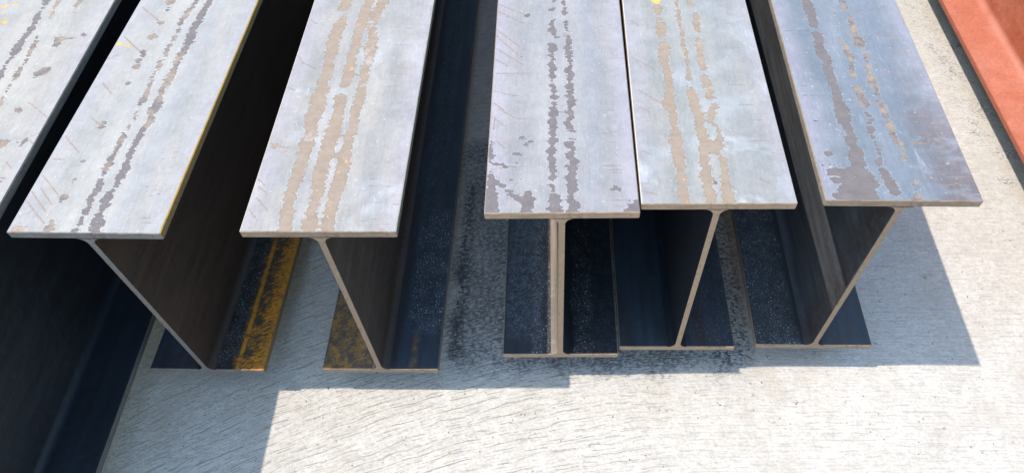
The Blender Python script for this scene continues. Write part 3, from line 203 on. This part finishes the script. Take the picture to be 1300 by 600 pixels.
def mat_inner(name, base, kind, seed=0.):
    """shaded inner faces: dark hot-rolled scale, dusty or rusty in zones
       kind = list of (what, u0, u1, v0, v1, strength)"""
    g = G(name); co = g.coord(); x, y, z = g.xyz(co)
    cs = g.vec(x + seed, y + seed * 2.3, z)
    n1 = g.noise(g.vec(x * 60., y * 7., z * 60.), 1., 4., .6)
    n2 = g.noise(cs, 85., 4., .65); n3 = g.noise(cs, 14., 3., .6)
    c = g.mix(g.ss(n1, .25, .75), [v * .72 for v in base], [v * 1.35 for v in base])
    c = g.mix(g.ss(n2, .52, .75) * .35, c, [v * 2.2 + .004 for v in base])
    rgh = None
    for what, u0, u1, v0, v1, st in kind:
        wob = (n3 - .5) * .016
        zu = g.ss(x + wob, u0 - .006, u0 + .006) * g.ss(x + wob, u1 + .006, u1 - .006)
        zv = g.ss(y + (n3 - .5) * .06, v0 - .02, v0 + .02) * g.ss(y + (n3 - .5) * .06, v1 + .02, v1 - .02)
        zn = zu * zv
        if what == 'dust':
            d2 = g.noise(cs, 45., 4., .7)
            k = (g.ss(g.voro(cs, 410.), .26, .15) * .45 + g.ss(g.voro(cs, 250.), .19, .11) * .8 + g.ss(g.voro(g.vec(x + .37, y + .11, z), 140.), .15, .09)).clamp() * g.ss(d2 + (g.noise(cs, 330., 2., .5) - .5) * .7 + zn * .10, .47, .60) * zn
            c = g.mix(k * st, c, (.55, .56, .57))
            c = g.mix(zn * g.ss(d2, .35, .75) * .10 * st, c, (.20, .21, .22))
            c = g.mix(zn * g.ss(g.noise(cs, 520., 3., .6), .55, .68) * .16 * st, c, (.25, .26, .27))
        elif what == 'film':
            d = g.noise(g.vec(x * 210. + y * 120., y * 330. - x * 180., seed), 1., 5., .75) * .65 + n2 * .35
            c = g.mix(g.ss(d, .46, .58) * zn * st, c, (.085, .115, .15))
        elif what == 'orange':
            w = g.noise(g.vec((x * .80 + y * .30) * 70., (y * .95 - x * .50) * 420., seed), 1., 5., .70, dist=.35)
            w2 = g.noise(cs, 34., 5., .7); w3 = g.noise(cs, 300., 4., .7)
            k = g.ss(w * .55 + w2 * .35 + w3 * .10 + g.ss(x, u0, u1) * .09, .525, .585) * zn
            spine = g.ss((x - u0 - .009 + wob * .3).abs(), .0055, .002) * g.ss(n2, .30, .50)
            edge = g.ss(x, u1 - .014, u1 - .003) * g.ss(n2, .32, .48)
            k = k.max(spine * zv * .9).max(edge * zv * .9)
            c = g.mix(zn * .9, c, g.mix(n2, (.034, .026, .016), (.062, .046, .024)))
            oc = g.mix(g.ss(n2 * .5 + w3 * .5, .38, .62), (.32, .108, .008), (.56, .22, .014))
            c = g.mix(k * st, c, oc)
        elif what == 'rust':
            w = g.noise(g.vec((x * .8 + y * .5) * 110., (y * .85 - x * .5) * 460., seed + 3), 1., 5., .72, dist=.8)
            w2 = g.noise(cs, 60., 4., .65)
            k = g.ss(w * .55 + w2 * .45, .45, .56) * zn
            c = g.mix(zn * .6 * st, c, (.05, .038, .026))
            c = g.mix(k * st, c, g.mix(n2, (.19, .088, .014), (.33, .165, .03)))
        elif what == 'brown':
            k = g.ss(n2 * .6 + n3 * .4, .40, .58) * zn
            c = g.mix(k * st, c, (.030, .0165, .010))
        elif what == 'cracks':
            cr = g.voro(g.vec(x * 1.3 + (n2 - .5) * .02, y * .8 + (n3 - .5) * .03, seed), 46., 1., 'DISTANCE_TO_EDGE')
            k = g.ss(cr, .045, .012) * zn * g.ss(n3, .36, .52)
            c = g.mix(k * st, c, (.05, .028, .015))
            c = g.mix(zn * g.ss(n2, .58, .7) * .4 * st, c, (.05, .030, .019))
    return g.done(c, n2 * .2 + .42, 0., .45, g.bump(n2 + n1 * .5, .25, .0006))

def mat_red():
    g = G('red_oxide_primer'); co = g.coord(); x, y, z = g.xyz(co)
    n1 = g.noise(g.vec(x * 18., y * 4., z * 18.), 1., 4., .6); n2 = g.noise(co, 160., 3., .6); n3 = g.noise(co, 9., 4., .65)
    c = g.mix(g.ss(n1, .3, .7), (0.3198, 0.0840, 0.0405), (0.3706, 0.1104, 0.0594))
    c = g.mix((g.ss(n3, .38, .66) * .50 + g.ss(z, .030, .010) * .42).clamp(), c, (0.4025, 0.1510, 0.1008))          # chalky bloom
    fil = g.ss((z - .019).abs(), .012, .003) * g.ss(x.abs(), .028, .012)
    c = g.scalec(c, (n2 - .5) * .5 + (g.noise(co, 40., 5., .7) - .5) * .6 + 1.)
    c = g.mix(fil * .55 * g.ss(n3, .2, .5), c, (0.4291, 0.1790, 0.1313))          # highlight painted along the root fillet
    c = g.mix(g.ss(n2, .66, .72) * .5, c, (0.4429, 0.2020, 0.1470))
    c = g.mix(g.ss(g.noise(co, 75., 3., .7), .70, .73) * .6, c, (0.2012, 0.0560, 0.0273))
    c = g.mix(g.ss(g.noise(co, 420., 2., .6), .72, .75) * .7, c, (0.2210, 0.1510, 0.0714))
    return g.done(c, n1 * .15 + .58, 0., .18, g.bump(n2 * .5 + n1, .25, .0006))
def mat_red_edge():
    g = G('red_oxide_edge'); co = g.coord(); x, y, z = g.xyz(co)
    n1 = g.noise(g.vec(y * 40., z * 500., 0.), 1., 4., .65); n2 = g.noise(co, 130., 4., .65)
    c = g.mix(g.ss(n1, .35, .65), (0.2886, 0.0693, 0.0342), (0.3432, 0.1064, 0.0617))
    c = g.mix(g.ss(n2, .56, .66) * .7, c, (0.2059, 0.0902, 0.0570))
    c = g.mix(g.ss(g.noise(g.vec(y * 14., z * 30., 3.), 1., 3., .6), .69, .71), c, (0.3018, 0.2023, 0.1634))
    return g.done(c, .6, 0., .3, g.bump(n1 + n2, .5, .0006))

def mat_concrete():
    g = G('broomed_concrete'); co = g.coord(); x, y, z = g.xyz(co)
    p2 = g.vec(x, y, 0.)
    big = g.noise(p2, 2.6, 4., .6); med = g.noise(p2, 13., 5., .62); fin = g.noise(p2, 120., 4., .65); grit = g.noise(p2, 520., 3., .6)
    # broom lines: rise to the right at the left, flatten out to the right
    wob = g.noise(g.vec(x * 4., y * 7., 2.), 1., 2., .5) - .5
    wob2 = g.noise(g.vec(x * 60., y * 70., 5.), 1., 3., .65) - .5
    wob3 = g.noise(g.vec(x * 11., y * 18., 8.), 1., 2., .5) - .5
    xl = (x - .35).min(0.)
    s = y + xl * xl * .28 + wob * .012 + wob2 * .0042 + wob3 * .002
    left = g.ss(x, .33, .0)
    brk = g.noise(g.vec(x * 20., s * 90., 3.), 1., 4., .65)
    brk2 = g.noise(g.vec(x * 34., s * 160., 6.), 1., 3., .6)
    wid = g.noise(g.vec(x * 7., s * 60., 9.), 1., 2., .6)
    def rules(freq, ph, w):
        q = g.math('FRACT', s * freq + ph + wob3 * 1.3)
        return g.ss((q - .5).abs() - (wid - .45) * w * 1.6 + (fin - .5) * w * 1.6, w, w * .3)
    th = rules(58., .2, .046) * g.ss(brk, .45, .56)
    th2 = rules(101., .7, .070) * g.ss(brk2, .50, .60)
    th3 = rules(165., .1, .12) * g.ss(brk2, .44, .58)
    lines = (th * (left * .72 + .15)).max(th2 * (left * .30 + .35)).max(th3 * (left * .05 + .30))
    rib = g.noise(g.vec(x * 30., s * 330., 2.), 1., 4., .7)
    c = g.mix(g.ss(big * .5 + med * .5, .35, .66), (.400, .363, .314), (.472, .432, .381))
    c = g.mix(g.ss(fin, .40, .72) * .55, c, (.34, .30, .255))
    c = g.mix((grit - .5).abs() * 1.6, c, (.27, .25, .23))
    c = g.mix(lines * (g.ss(med, .25, .6) * .45 + .35), c, (.15, .13, .11))
    peb = g.voro(g.vec(x * 1. + (fin - .5) * .004, y * 1.25, 0.), 150., 1.)
    c = g.scalec(c, (peb - .3) * .22 + (g.noise(p2, 46., 5., .7) - .5) * .42 + (fin - .5) * .40 + (grit - .5) * .5 + (rib - .5) * .28 + 1.)
    # brown blotches and pits
    c = g.mix(g.ss(g.noise(p2, 7., 6., .7), .50, .66) * .45, c, (.37, .315, .255))
    pit = g.ss(g.voro(p2, 62.), .12, .06) * g.ss(g.noise(p2, 21., 2.), .46, .54)
    pit2 = g.ss(g.voro(p2, 170.), .14, .07) * g.ss(g.noise(p2, 32., 2.), .46, .58)
    c = g.mix(pit.max(pit2 * .8) * .50, c, (.11, .095, .085))
    rs = g.ss(g.voro(p2, 40.), .10, .05) * g.ss(g.noise(p2, 8., 2.), .57, .64)
    c = g.mix(rs * .6, c, (.34, .17, .10))
    # black overspray and oil that dripped between and under the bundles
    sp = g.noise(g.vec(x * 120., s * 430., 4.), 1., 5., .72)
    def zone(x0, x1, y0, y1, soft=.05, wander=.10):
        a = x + (med - .5) * wander; b = y + (med - .5) * .12
        return (g.ss(a, x0 - soft, x0 + soft) * g.ss(a, x1 + soft, x1 - soft)
                * g.ss(b, y0 - soft, y0 + soft) * g.ss(b, y1 + soft, y1 - soft))
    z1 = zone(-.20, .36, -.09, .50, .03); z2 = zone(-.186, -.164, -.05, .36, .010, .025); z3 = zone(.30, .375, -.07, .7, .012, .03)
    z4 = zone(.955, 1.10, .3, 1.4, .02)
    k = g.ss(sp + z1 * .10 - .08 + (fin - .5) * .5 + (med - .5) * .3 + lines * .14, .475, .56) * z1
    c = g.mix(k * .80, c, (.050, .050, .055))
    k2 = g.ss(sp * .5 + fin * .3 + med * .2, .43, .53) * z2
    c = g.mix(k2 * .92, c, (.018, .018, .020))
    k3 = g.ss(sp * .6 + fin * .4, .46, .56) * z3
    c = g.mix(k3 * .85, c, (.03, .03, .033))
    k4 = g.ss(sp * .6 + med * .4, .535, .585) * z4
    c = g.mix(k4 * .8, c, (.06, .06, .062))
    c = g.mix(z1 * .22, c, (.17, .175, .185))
    hgt = fin * .6 + grit * .4 + med * .6 - peb * .5 - lines * 1.1 - pit * 1.2
    return g.done(c, .86, 0., .25, g.bump(hgt, .7, .0020))

def mat_timber():
    g = G('weathered_timber'); co = g.coord(); x, y, z = g.xyz(co)
    n = g.noise(g.vec(x * 3., y * 60., z * 60.), 1., 5., .65)
    return g.done(g.mix(g.ss(n, .3, .7), (.16, .11, .07), (.33, .25, .17)), .8, 0., .3, g.bump(n, .6, .002))

# ------------------------------------------------------------------ geometry
def ring_mesh(name, prof, vs, mats, zone_of, parent, bevel=.0011, caps=(True, True), end_mat=0, smooth_angle=35, chip=0):
    """sweep a closed (u,z) profile along y; the two ends carry a small chamfer"""
    n = len(prof); P = np.array(prof)
    cu, cz = (P[:, 0].max() + P[:, 0].min()) / 2, (P[:, 1].max() + P[:, 1].min()) / 2
    nx = np.roll(P, -1, 0) - np.roll(P, 1, 0)
    nor = np.stack([nx[:, 1], -nx[:, 0]], 1); nor /= np.maximum(np.linalg.norm(nor, axis=1, keepdims=True), 1e-9)
    area = sum(P[i][0] * P[(i + 1) % n][1] - P[(i + 1) % n][0] * P[i][1] for i in range(n))
    if area < 0: nor = -nor
    inset = P - nor * bevel if bevel else P
    rings = []
    rr = random.Random(hash(name) % 1000 + int(vs[-1] * 1000))
    ys = [vs[0]] + ([vs[0] + bevel] if bevel else []) + list(vs[1:-1]) + ([vs[-1] - bevel] if bevel else []) + [vs[-1]]
    verts = []; 
    for k, yv in enumerate(ys):
        Q = inset if bevel and k in (0, len(ys) - 1) else P
        verts += [(a, yv, b) for a, b in Q]
    if chip:
        rng = np.random.default_rng(chip); m = 90
        prof_n = np.convolve(rng.normal(0, 1, m), [.25, .5, .25], 'same')
        for k in range(2):
            for q in range(n):
                a, yv, zz = verts[k * n + q]
                v = np.interp(a, np.linspace(-BW / 2, BW / 2, m), prof_n)
                verts[k * n + q] = (a, yv + max(-.0002, .00028 * v), zz - (max(0., v - 1.3) * .0007 if k < 2 and abs(zz - P[:, 1].max()) < .003 else 0.))
    faces = []; mi = []
    for k in range(len(ys) - 1):
        for i in range(n):
            j = (i + 1) % n
            z_ = zone_of(i)
            if z_ is None: continue
            f = (k * n + i, k * n + j, (k + 1) * n + j, (k + 1) * n + i)
            faces.append(f if area > 0 else f[::-1])
            mi.append(z_ if not (bevel and k == 0) else end_mat)
    if caps[0]:
        f = tuple(range(n)); faces.append(f[::-1] if area > 0 else f); mi.append(end_mat)
    if caps[1]:
        f = tuple(range((len(ys) - 1) * n, len(ys) * n)); faces.append(f if area > 0 else f[::-1]); mi.append(end_mat)
    me = bpy.data.meshes.new(name); me.from_pydata(verts, [], faces); me.update()
    # outward normals
    bm = bmesh.new(); bm.from_mesh(me); bmesh.ops.recalc_face_normals(bm, faces=bm.faces); bm.to_mesh(me); bm.free()
    for m in mats: me.materials.append(m)
    me.polygons.foreach_set('material_index', mi)
    me.polygons.foreach_set('use_smooth', [True] * len(me.polygons))
    o = bpy.data.objects.new(name, me); COL.objects.link(o)
    if parent is not None: o.parent = parent
    me.set_sharp_from_angle(angle=math.radians(smooth_angle))
    return o

def flange_profile(z0, z1, du, bev=.0013):
    """counter-clockwise rectangle with chamfered long edges; returns points and the side each edge belongs to"""
    hw = BW / 2; top = list(np.arange(hw - bev, -hw + bev - 1e-6, -du)); 
    if top[-1] > -hw + bev + du * .3: top.append(-hw + bev)
    pts = [(-hw + bev, z0), (-TW / 2 - RF, z0), (TW / 2 + RF, z0), (hw - bev, z0), (hw, z0 + bev), (hw, z1 - bev)]
    side = ['under', 'hid', 'under', 'bevel', 'edge', 'bevel']
    for u in top: pts.append((u, z1)); side.append('top')
    side[-1] = 'bevel'
    pts += [(-hw, z1 - bev), (-hw, z0 + bev)]; side += ['edge', 'bevel']
    return pts, side

def stain_fields(uv, recs, mixed=False):
    """signed distance in mm to each traced flake or scratch"""
    INF = 60.
    F = {k: np.full(len(uv), INF) for k in ('stain', 'scratch', 'hair', 'dark_line')}
    tone = np.zeros(len(uv)); best = np.full(len(uv), INF)
    tv = {'g': 0., 't': 1., 'p': 1.4, 'y': 3., 'b': .5}
    for t, pts in recs:
        if mixed and t == 't': t = 'b'
        if not pts: continue
        a = np.array(pts)
        lo, hi = a[:, :2].min(0) - 45, a[:, :2].max(0) + 45
        idx = np.nonzero((uv[:, 0] > lo[0]) & (uv[:, 0] < hi[0]) & (uv[:, 1] > lo[1]) & (uv[:, 1] < hi[1]))[0]
        if not len(idx): continue
        q = uv[idx]; d = np.full(len(q), INF)
        segs = [(a[i], a[i + 1]) for i in range(len(a) - 1)] or [(a[0], a[0])]
        for A, B in segs:
            ab = B[:2] - A[:2]; L2 = max(ab @ ab, 1e-9)
            s = np.clip(((q - A[:2]) @ ab) / L2, 0, 1)
            dd = np.linalg.norm(q - A[:2] - s[:, None] * ab, axis=1) - (A[2] + (B[2] - A[2]) * s)
            d = np.minimum(d, dd)
        key = {'s': 'scratch', 'h': 'hair', 'd': 'dark_line'}.get(t, 'stain')
        F[key][idx] = np.minimum(F[key][idx], d)
        if key == 'stain':
            w = d < best[idx]; best[idx[w]] = d[w]; tone[idx[w]] = tv[t]
    F['tone'] = tone
    return F

def put_attr(me, name, vals):
    a = me.attributes.new(name, 'FLOAT', 'POINT'); a.data.foreach_set('value', np.asarray(vals, dtype=np.float32))

def thing(name, label, cat, loc, rz=0., group=None):
    o = bpy.data.objects.new(name, None); COL.objects.link(o); o.empty_display_size = .1
    o.location = loc; o.rotation_euler = (0, 0, rz); o['label'] = label; o['category'] = cat
    if group: o['group'] = group
    o['kind'] = 'thing'
    return o

def web_profile():
    """web with its four root fillets, open towards the flanges"""
    z0, z1 = TF, H - TF; hw = TW / 2; k = 7
    R = []
    R.append((hw + RF, z0))
    for i in range(1, k + 1):
        a = math.radians(90 * i / k); R.append((hw + RF - RF * math.sin(a), z0 + RF - RF * math.cos(a)))
    R2 = [(u, z0 + z1 - z) for u, z in reversed(R)]
    right = R + R2
    left = [(-u, z) for u, z in reversed(right)]
    return right + left, len(right)

def long_steps(L, step, upto):
    v = [0.] + list(np.arange(step, upto, step)); t = upto
    while t < L - .3: v.append(t); t += .35
    return v + [L]

GROUP = 'bare steel I-beams laid side by side'
def beam(i, label, loc, rz, L, m_top, m_end, m_edge, m_bev, m_web_l, m_web_r, m_bot_l, m_bot_r, fine=True, name='steel_beam', group=GROUP, m_under=None):
    root = thing(name, label, 'I-beam', (loc[0], loc[1], LIFT), rz, group)
    m_under = m_under or m_web_r
    # top flange: fine grid on the seen end carries the flake fields
    du = .0025 if fine else .05
    prof, side = flange_profile(H - TF, H, du)
    zi = {'top': 0, 'edge': 1, 'bevel': 2, 'under': 3}
    vs = long_steps(L, .0025, .56) if fine else [0., L]
    if fine:
        vs = [0.] + list(np.arange(.0025, .56, .0025)) + list(np.arange(.56, 1.15, .006)) + list(np.arange(1.15, L - .3, .4)) + [L]
    o = ring_mesh('top_flange', prof, vs, [m_top, m_edge, m_bev, m_under, m_end], lambda k: zi.get(side[k], 3) if side[k] != 'hid' else 3, root, end_mat=4, chip=i if fine else 0)
    if fine:
        co = np.empty(len(o.data.vertices) * 3, dtype=np.float32); o.data.vertices.foreach_get('co', co)
        uv = co.reshape(-1, 3)[:, :2].astype(float) * 1000
        for k, v in stain_fields(uv, STAINS[i], i in (1, 2, 6)).items(): put_attr(o.data, k, v)
    # web
    prof, nr = web_profile(); n = len(prof)
    def zw(k):
        if k == nr - 1 or k == n - 1: return None
        return 1 if k < nr else 0
    ring_mesh('web', prof, [0., .3, .8, L], [m_web_l, m_web_r, m_end], zw, root, bevel=0., end_mat=2, smooth_angle=50)
    # bottom flange: its upper face differs left and right of the web
    hw = BW / 2; bv = .0013
    pts = [(-hw + bv, 0.), (hw - bv, 0.), (hw, bv), (hw, TF - bv), (hw - bv, TF), (TW / 2 + RF, TF), (-TW / 2 - RF, TF), (-hw + bv, TF), (-hw, TF - bv), (-hw, bv)]
    side = ['under', 'bevel', 'edge', 'bevel', 'r', 'l', 'l', 'bevel', 'edge', 'bevel']
    zb = {'under': 4, 'bevel': 3, 'edge': 2, 'l': 0, 'r': 1}
    ring_mesh('bottom_flange', pts, [0., .3, .8, L], [m_bot_l, m_bot_r, m_edge, m_edge, m_under, m_end], lambda k: zb[side[k]], root, end_mat=5)
    return root

# ------------------------------------------------------------------ the steel
BLUE = (.43, .47, .51); BLUE2 = (.53, .56, .585)
top = {
 1: mat_top(1, (0.2420, 0.2176, 0.1909), (0.2853, 0.2509, 0.2127), band=(-.06, .02, .3), purple=0.27, hair=.2, seed=1.3),
 2: mat_top(2, (0.2338, 0.2176, 0.1973), (0.2771, 0.2509, 0.2191), band=(.040, .016, .45), purple=0.30, hair=.35, seed=2.1),
 3: mat_top(3, (0.2100, 0.1930, 0.1745), (0.2688, 0.2352, 0.2036), band=(.060, .02, .25), purple=0.41, hair=.4, seed=3.7, swirl=.55),
 4: mat_top(4, (0.1993, 0.1863, 0.1805), (0.2417, 0.2210, 0.2074), band=(.044, .020, .42), purple=0.61, hair=.55, seed=4.2),
 5: mat_top(5, (0.1895, 0.1844, 0.1696), (0.2390, 0.2188, 0.1949), band=(.050, .018, .3), purple=0.41, hair=.4, seed=5.9, swirl=.8),
 6: mat_top(6, (0.1140, 0.1266, 0.1427), (0.1461, 0.1536, 0.1695), band=(.046, .016, .35), purple=0.47, tarnish=1., hair=.45, seed=6.4),
}
end_beige = mat_end('cut_end_beige', (0.2169, 0.1430, 0.0920), (0.3062, 0.2112, 0.1435), (0.1276, 0.0816, 0.0515))
end_grey = mat_end('cut_end_grey', (0.1113, 0.0986, 0.0928), (0.1720, 0.1521, 0.1408), (0.0607, 0.0467, 0.0400))
end_brown = mat_end('cut_end_brown', (0.1728, 0.1190, 0.0819), (0.2552, 0.1795, 0.1264), (0.0963, 0.0605, 0.0390))
edge_gold = mat_end('rolled_edge_gold', (.115, .078, .040), (.175, .112, .048), (.06, .045, .03))
edge_grey = mat_end('rolled_edge_grey', (0.072, 0.069, 0.063), (0.116, 0.110, 0.102), (0.050, 0.044, 0.039))
edge_tan = mat_end('rolled_edge_tan', (0.165, 0.124, 0.091), (0.220, 0.171, 0.129), (0.105, 0.077, 0.055))
bev_gold = mat_end('gold_arris', (.42, .215, .022), (.52, .29, .035), (.26, .14, .02))
bev_pale = mat_end('pale_arris', (0.385, 0.329, 0.259), (0.448, 0.392, 0.322), (0.266, 0.210, 0.154))

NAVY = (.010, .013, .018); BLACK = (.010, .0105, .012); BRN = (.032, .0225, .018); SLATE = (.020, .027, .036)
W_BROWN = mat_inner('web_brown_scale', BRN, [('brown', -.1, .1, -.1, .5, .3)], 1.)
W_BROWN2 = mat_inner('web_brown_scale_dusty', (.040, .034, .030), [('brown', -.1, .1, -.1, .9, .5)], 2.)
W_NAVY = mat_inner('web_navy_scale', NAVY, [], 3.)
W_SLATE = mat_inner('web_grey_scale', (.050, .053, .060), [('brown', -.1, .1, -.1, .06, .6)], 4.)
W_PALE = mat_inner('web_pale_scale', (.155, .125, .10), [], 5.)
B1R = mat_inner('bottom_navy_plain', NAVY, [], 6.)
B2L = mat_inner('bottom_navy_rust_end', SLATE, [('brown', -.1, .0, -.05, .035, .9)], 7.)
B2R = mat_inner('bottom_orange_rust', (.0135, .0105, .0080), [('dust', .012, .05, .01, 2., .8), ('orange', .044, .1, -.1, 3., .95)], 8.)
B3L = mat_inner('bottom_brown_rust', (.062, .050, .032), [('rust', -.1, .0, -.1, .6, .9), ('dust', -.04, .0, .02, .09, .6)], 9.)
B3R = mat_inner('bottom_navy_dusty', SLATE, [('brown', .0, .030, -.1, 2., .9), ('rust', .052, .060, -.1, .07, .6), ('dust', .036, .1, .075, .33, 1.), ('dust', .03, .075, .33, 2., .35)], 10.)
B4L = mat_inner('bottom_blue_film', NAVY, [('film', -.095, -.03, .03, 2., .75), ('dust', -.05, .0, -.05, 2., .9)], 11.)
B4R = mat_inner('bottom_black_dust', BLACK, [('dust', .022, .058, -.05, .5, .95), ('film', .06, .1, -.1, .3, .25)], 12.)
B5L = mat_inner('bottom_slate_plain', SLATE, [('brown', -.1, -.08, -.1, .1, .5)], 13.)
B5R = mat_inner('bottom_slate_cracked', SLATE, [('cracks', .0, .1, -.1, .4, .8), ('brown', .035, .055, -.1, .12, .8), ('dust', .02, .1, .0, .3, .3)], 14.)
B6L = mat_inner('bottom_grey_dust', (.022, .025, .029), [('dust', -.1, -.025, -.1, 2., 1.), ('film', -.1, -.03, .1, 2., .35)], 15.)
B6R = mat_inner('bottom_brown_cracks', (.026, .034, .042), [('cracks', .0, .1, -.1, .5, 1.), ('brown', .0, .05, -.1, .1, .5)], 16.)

POSE = {1: (-.81343, -.4, .01711), 2: (-.59091, -.12398, -.01447), 3: (-.29066, -.12225, -.00193), 4: (.01883, -.0926, .00724), 5: (.22134, -.07797, .00222), 6: (.45801, -.07392, -.01017)}
spec = {
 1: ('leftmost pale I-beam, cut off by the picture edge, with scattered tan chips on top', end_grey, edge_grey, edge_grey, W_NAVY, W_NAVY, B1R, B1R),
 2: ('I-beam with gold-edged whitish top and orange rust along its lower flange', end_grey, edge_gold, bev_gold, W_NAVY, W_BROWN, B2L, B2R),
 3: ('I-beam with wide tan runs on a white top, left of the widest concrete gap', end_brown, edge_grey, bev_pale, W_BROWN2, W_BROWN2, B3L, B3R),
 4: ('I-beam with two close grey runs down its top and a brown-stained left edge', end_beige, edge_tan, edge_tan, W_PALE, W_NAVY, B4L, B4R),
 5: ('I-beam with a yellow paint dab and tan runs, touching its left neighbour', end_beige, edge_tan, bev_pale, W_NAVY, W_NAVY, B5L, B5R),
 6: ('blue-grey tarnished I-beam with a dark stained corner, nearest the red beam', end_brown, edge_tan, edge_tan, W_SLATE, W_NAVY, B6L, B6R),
}
for i, (lab, me_, mg, mb, wl, wr, bl, br) in spec.items():
    x, y, yaw = POSE[i]
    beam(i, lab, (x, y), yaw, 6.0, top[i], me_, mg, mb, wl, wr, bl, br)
red, red_e = mat_red(), mat_red_edge(); red_dark = mat_inner('red_underside_darkened', (.05, .022, .015), [], 17.)  # shade put into the underside colour, to cut bounce into the gap below
beam(7, 'red-oxide painted I-beam lying apart beside the sunny concrete strip', (.98570 + .1 - .0003, -.10), .0032, 6.0,
     red, red_e, red_e, red, red, red, red, red, fine=False, name='painted_beam', group=None, m_under=red_dark)

# ------------------------------------------------------------------ ground
gm = bpy.data.meshes.new('concrete_ground')
S = 150.
gm.from_pydata([(-S, -S, 0), (S, -S, 0), (S, S, 0), (-S, S, 0)], [], [(0, 1, 2, 3)])
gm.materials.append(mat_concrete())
go = bpy.data.objects.new('concrete_ground', gm); COL.objects.link(go)
go['kind'] = 'structure'; go['label'] = 'broom finished pale concrete yard floor'; go['category'] = 'ground'

# a little loose grit swept about on the slab
rg = random.Random(11); bm = bmesh.new()
for k in range(150):
    gx, gy = rg.uniform(-.95, 1.25), rg.uniform(-.34, .9) if rg.random() < .35 else rg.uniform(-.34, -.10)
    if k == 0: gx, gy = .742, .118
    r = rg.uniform(.0007, .0017) if k else .0034
    vs = bmesh.ops.create_icosphere(bm, subdivisions=1, radius=r)['verts']
    q = rg.uniform(.6, 1.5)
    for v in vs: v.co = Vector((v.co.x * q + rg.uniform(-.2, .2) * r + gx, v.co.y / q + rg.uniform(-.2, .2) * r + gy, v.co.z * .7 + r * .5))
me = bpy.data.meshes.new('grit'); bm.to_mesh(me); bm.free()
gg = G('grit_stone'); me.materials.append(gg.done(gg.mix(gg.ss(gg.noise(gg.coord(), 14., 2.), .4, .6), (.10, .085, .075), (.30, .25, .20)), .85))
o = bpy.data.objects.new('grit', me); COL.objects.link(o); o['kind'] = 'stuff'; o['label'] = 'loose grit grains scattered over the pale concrete'; o['category'] = 'grit'

# timber skids that carry the beams, behind the picture
tm = mat_timber()
for k, yv in enumerate((1.75, 4.6)):
    bm = bmesh.new(); bmesh.ops.create_cube(bm, size=1.)
    bmesh.ops.scale(bm, vec=(2.6, .10, LIFT), verts=bm.verts)
    bmesh.ops.bevel(bm, geom=list(bm.edges), offset=.004, segments=2, affect='EDGES')
    me = bpy.data.meshes.new('timber_skid'); bm.to_mesh(me); bm.free(); me.materials.append(tm)
    o = bpy.data.objects.new('timber_skid', me); COL.objects.link(o); o.location = (.17, yv, LIFT / 2)
    o['label'] = 'weathered timber skid lying across the concrete under the steel beams'; o['category'] = 'timber'; o['group'] = 'timber skids under the beams'

# ------------------------------------------------------------------ light
SX, SY = .4732, .0097
sun_dir = Vector((SX, SY, -1.)).normalized()
elev = math.asin(-sun_dir.z); az = math.atan2(-sun_dir.x, -sun_dir.y)   # direction towards the sun, clockwise from +Y
w = bpy.data.worlds.new('World'); sc.world = w; w.use_nodes = True
nt = w.node_tree; bg = nt.nodes['Background']
sky = nt.nodes.new('ShaderNodeTexSky'); sky.sky_type = 'NISHITA'; sky.sun_disc = False
sky.sun_elevation = elev; sky.sun_rotation = az; sky.air_density = 2.; sky.dust_density = .8; sky.ozone_density = 4.
nt.links.new(sky.outputs[0], bg.inputs[0]); bg.inputs[1].default_value = .15
sl = bpy.data.lights.new('sun', 'SUN'); sl.energy = 2.2; sl.angle = math.radians(.53); sl.color = (1., .925, .82)
so = bpy.data.objects.new('sun', sl); COL.objects.link(so); so.location = (-3, 0, 6)
so.rotation_euler = sun_dir.to_track_quat('-Z', 'Y').to_euler()

# ------------------------------------------------------------------ camera
cam = bpy.data.cameras.new('camera'); co = bpy.data.objects.new('camera', cam); COL.objects.link(co)
co.location = (.01076, -.65245, 1.12666 + LIFT)
co.rotation_euler = (math.radians(35.90978), math.radians(1.02633), math.radians(.69840))
cam.sensor_width = 36.; cam.sensor_fit = 'HORIZONTAL'; cam.lens = 902.62 / 1300 * 36
cam.shift_x = -(685.894 - 650) / 1300; cam.shift_y = (302.52 - 300) / 1300
cam.clip_start = .02; cam.clip_end = 1000.
sc.camera = co

sc.view_settings.view_transform = 'Standard'; sc.view_settings.look = 'None'
sc.view_settings.gamma = 1.; sc.view_settings.exposure = 1.33
sc.cycles.max_bounces = 8
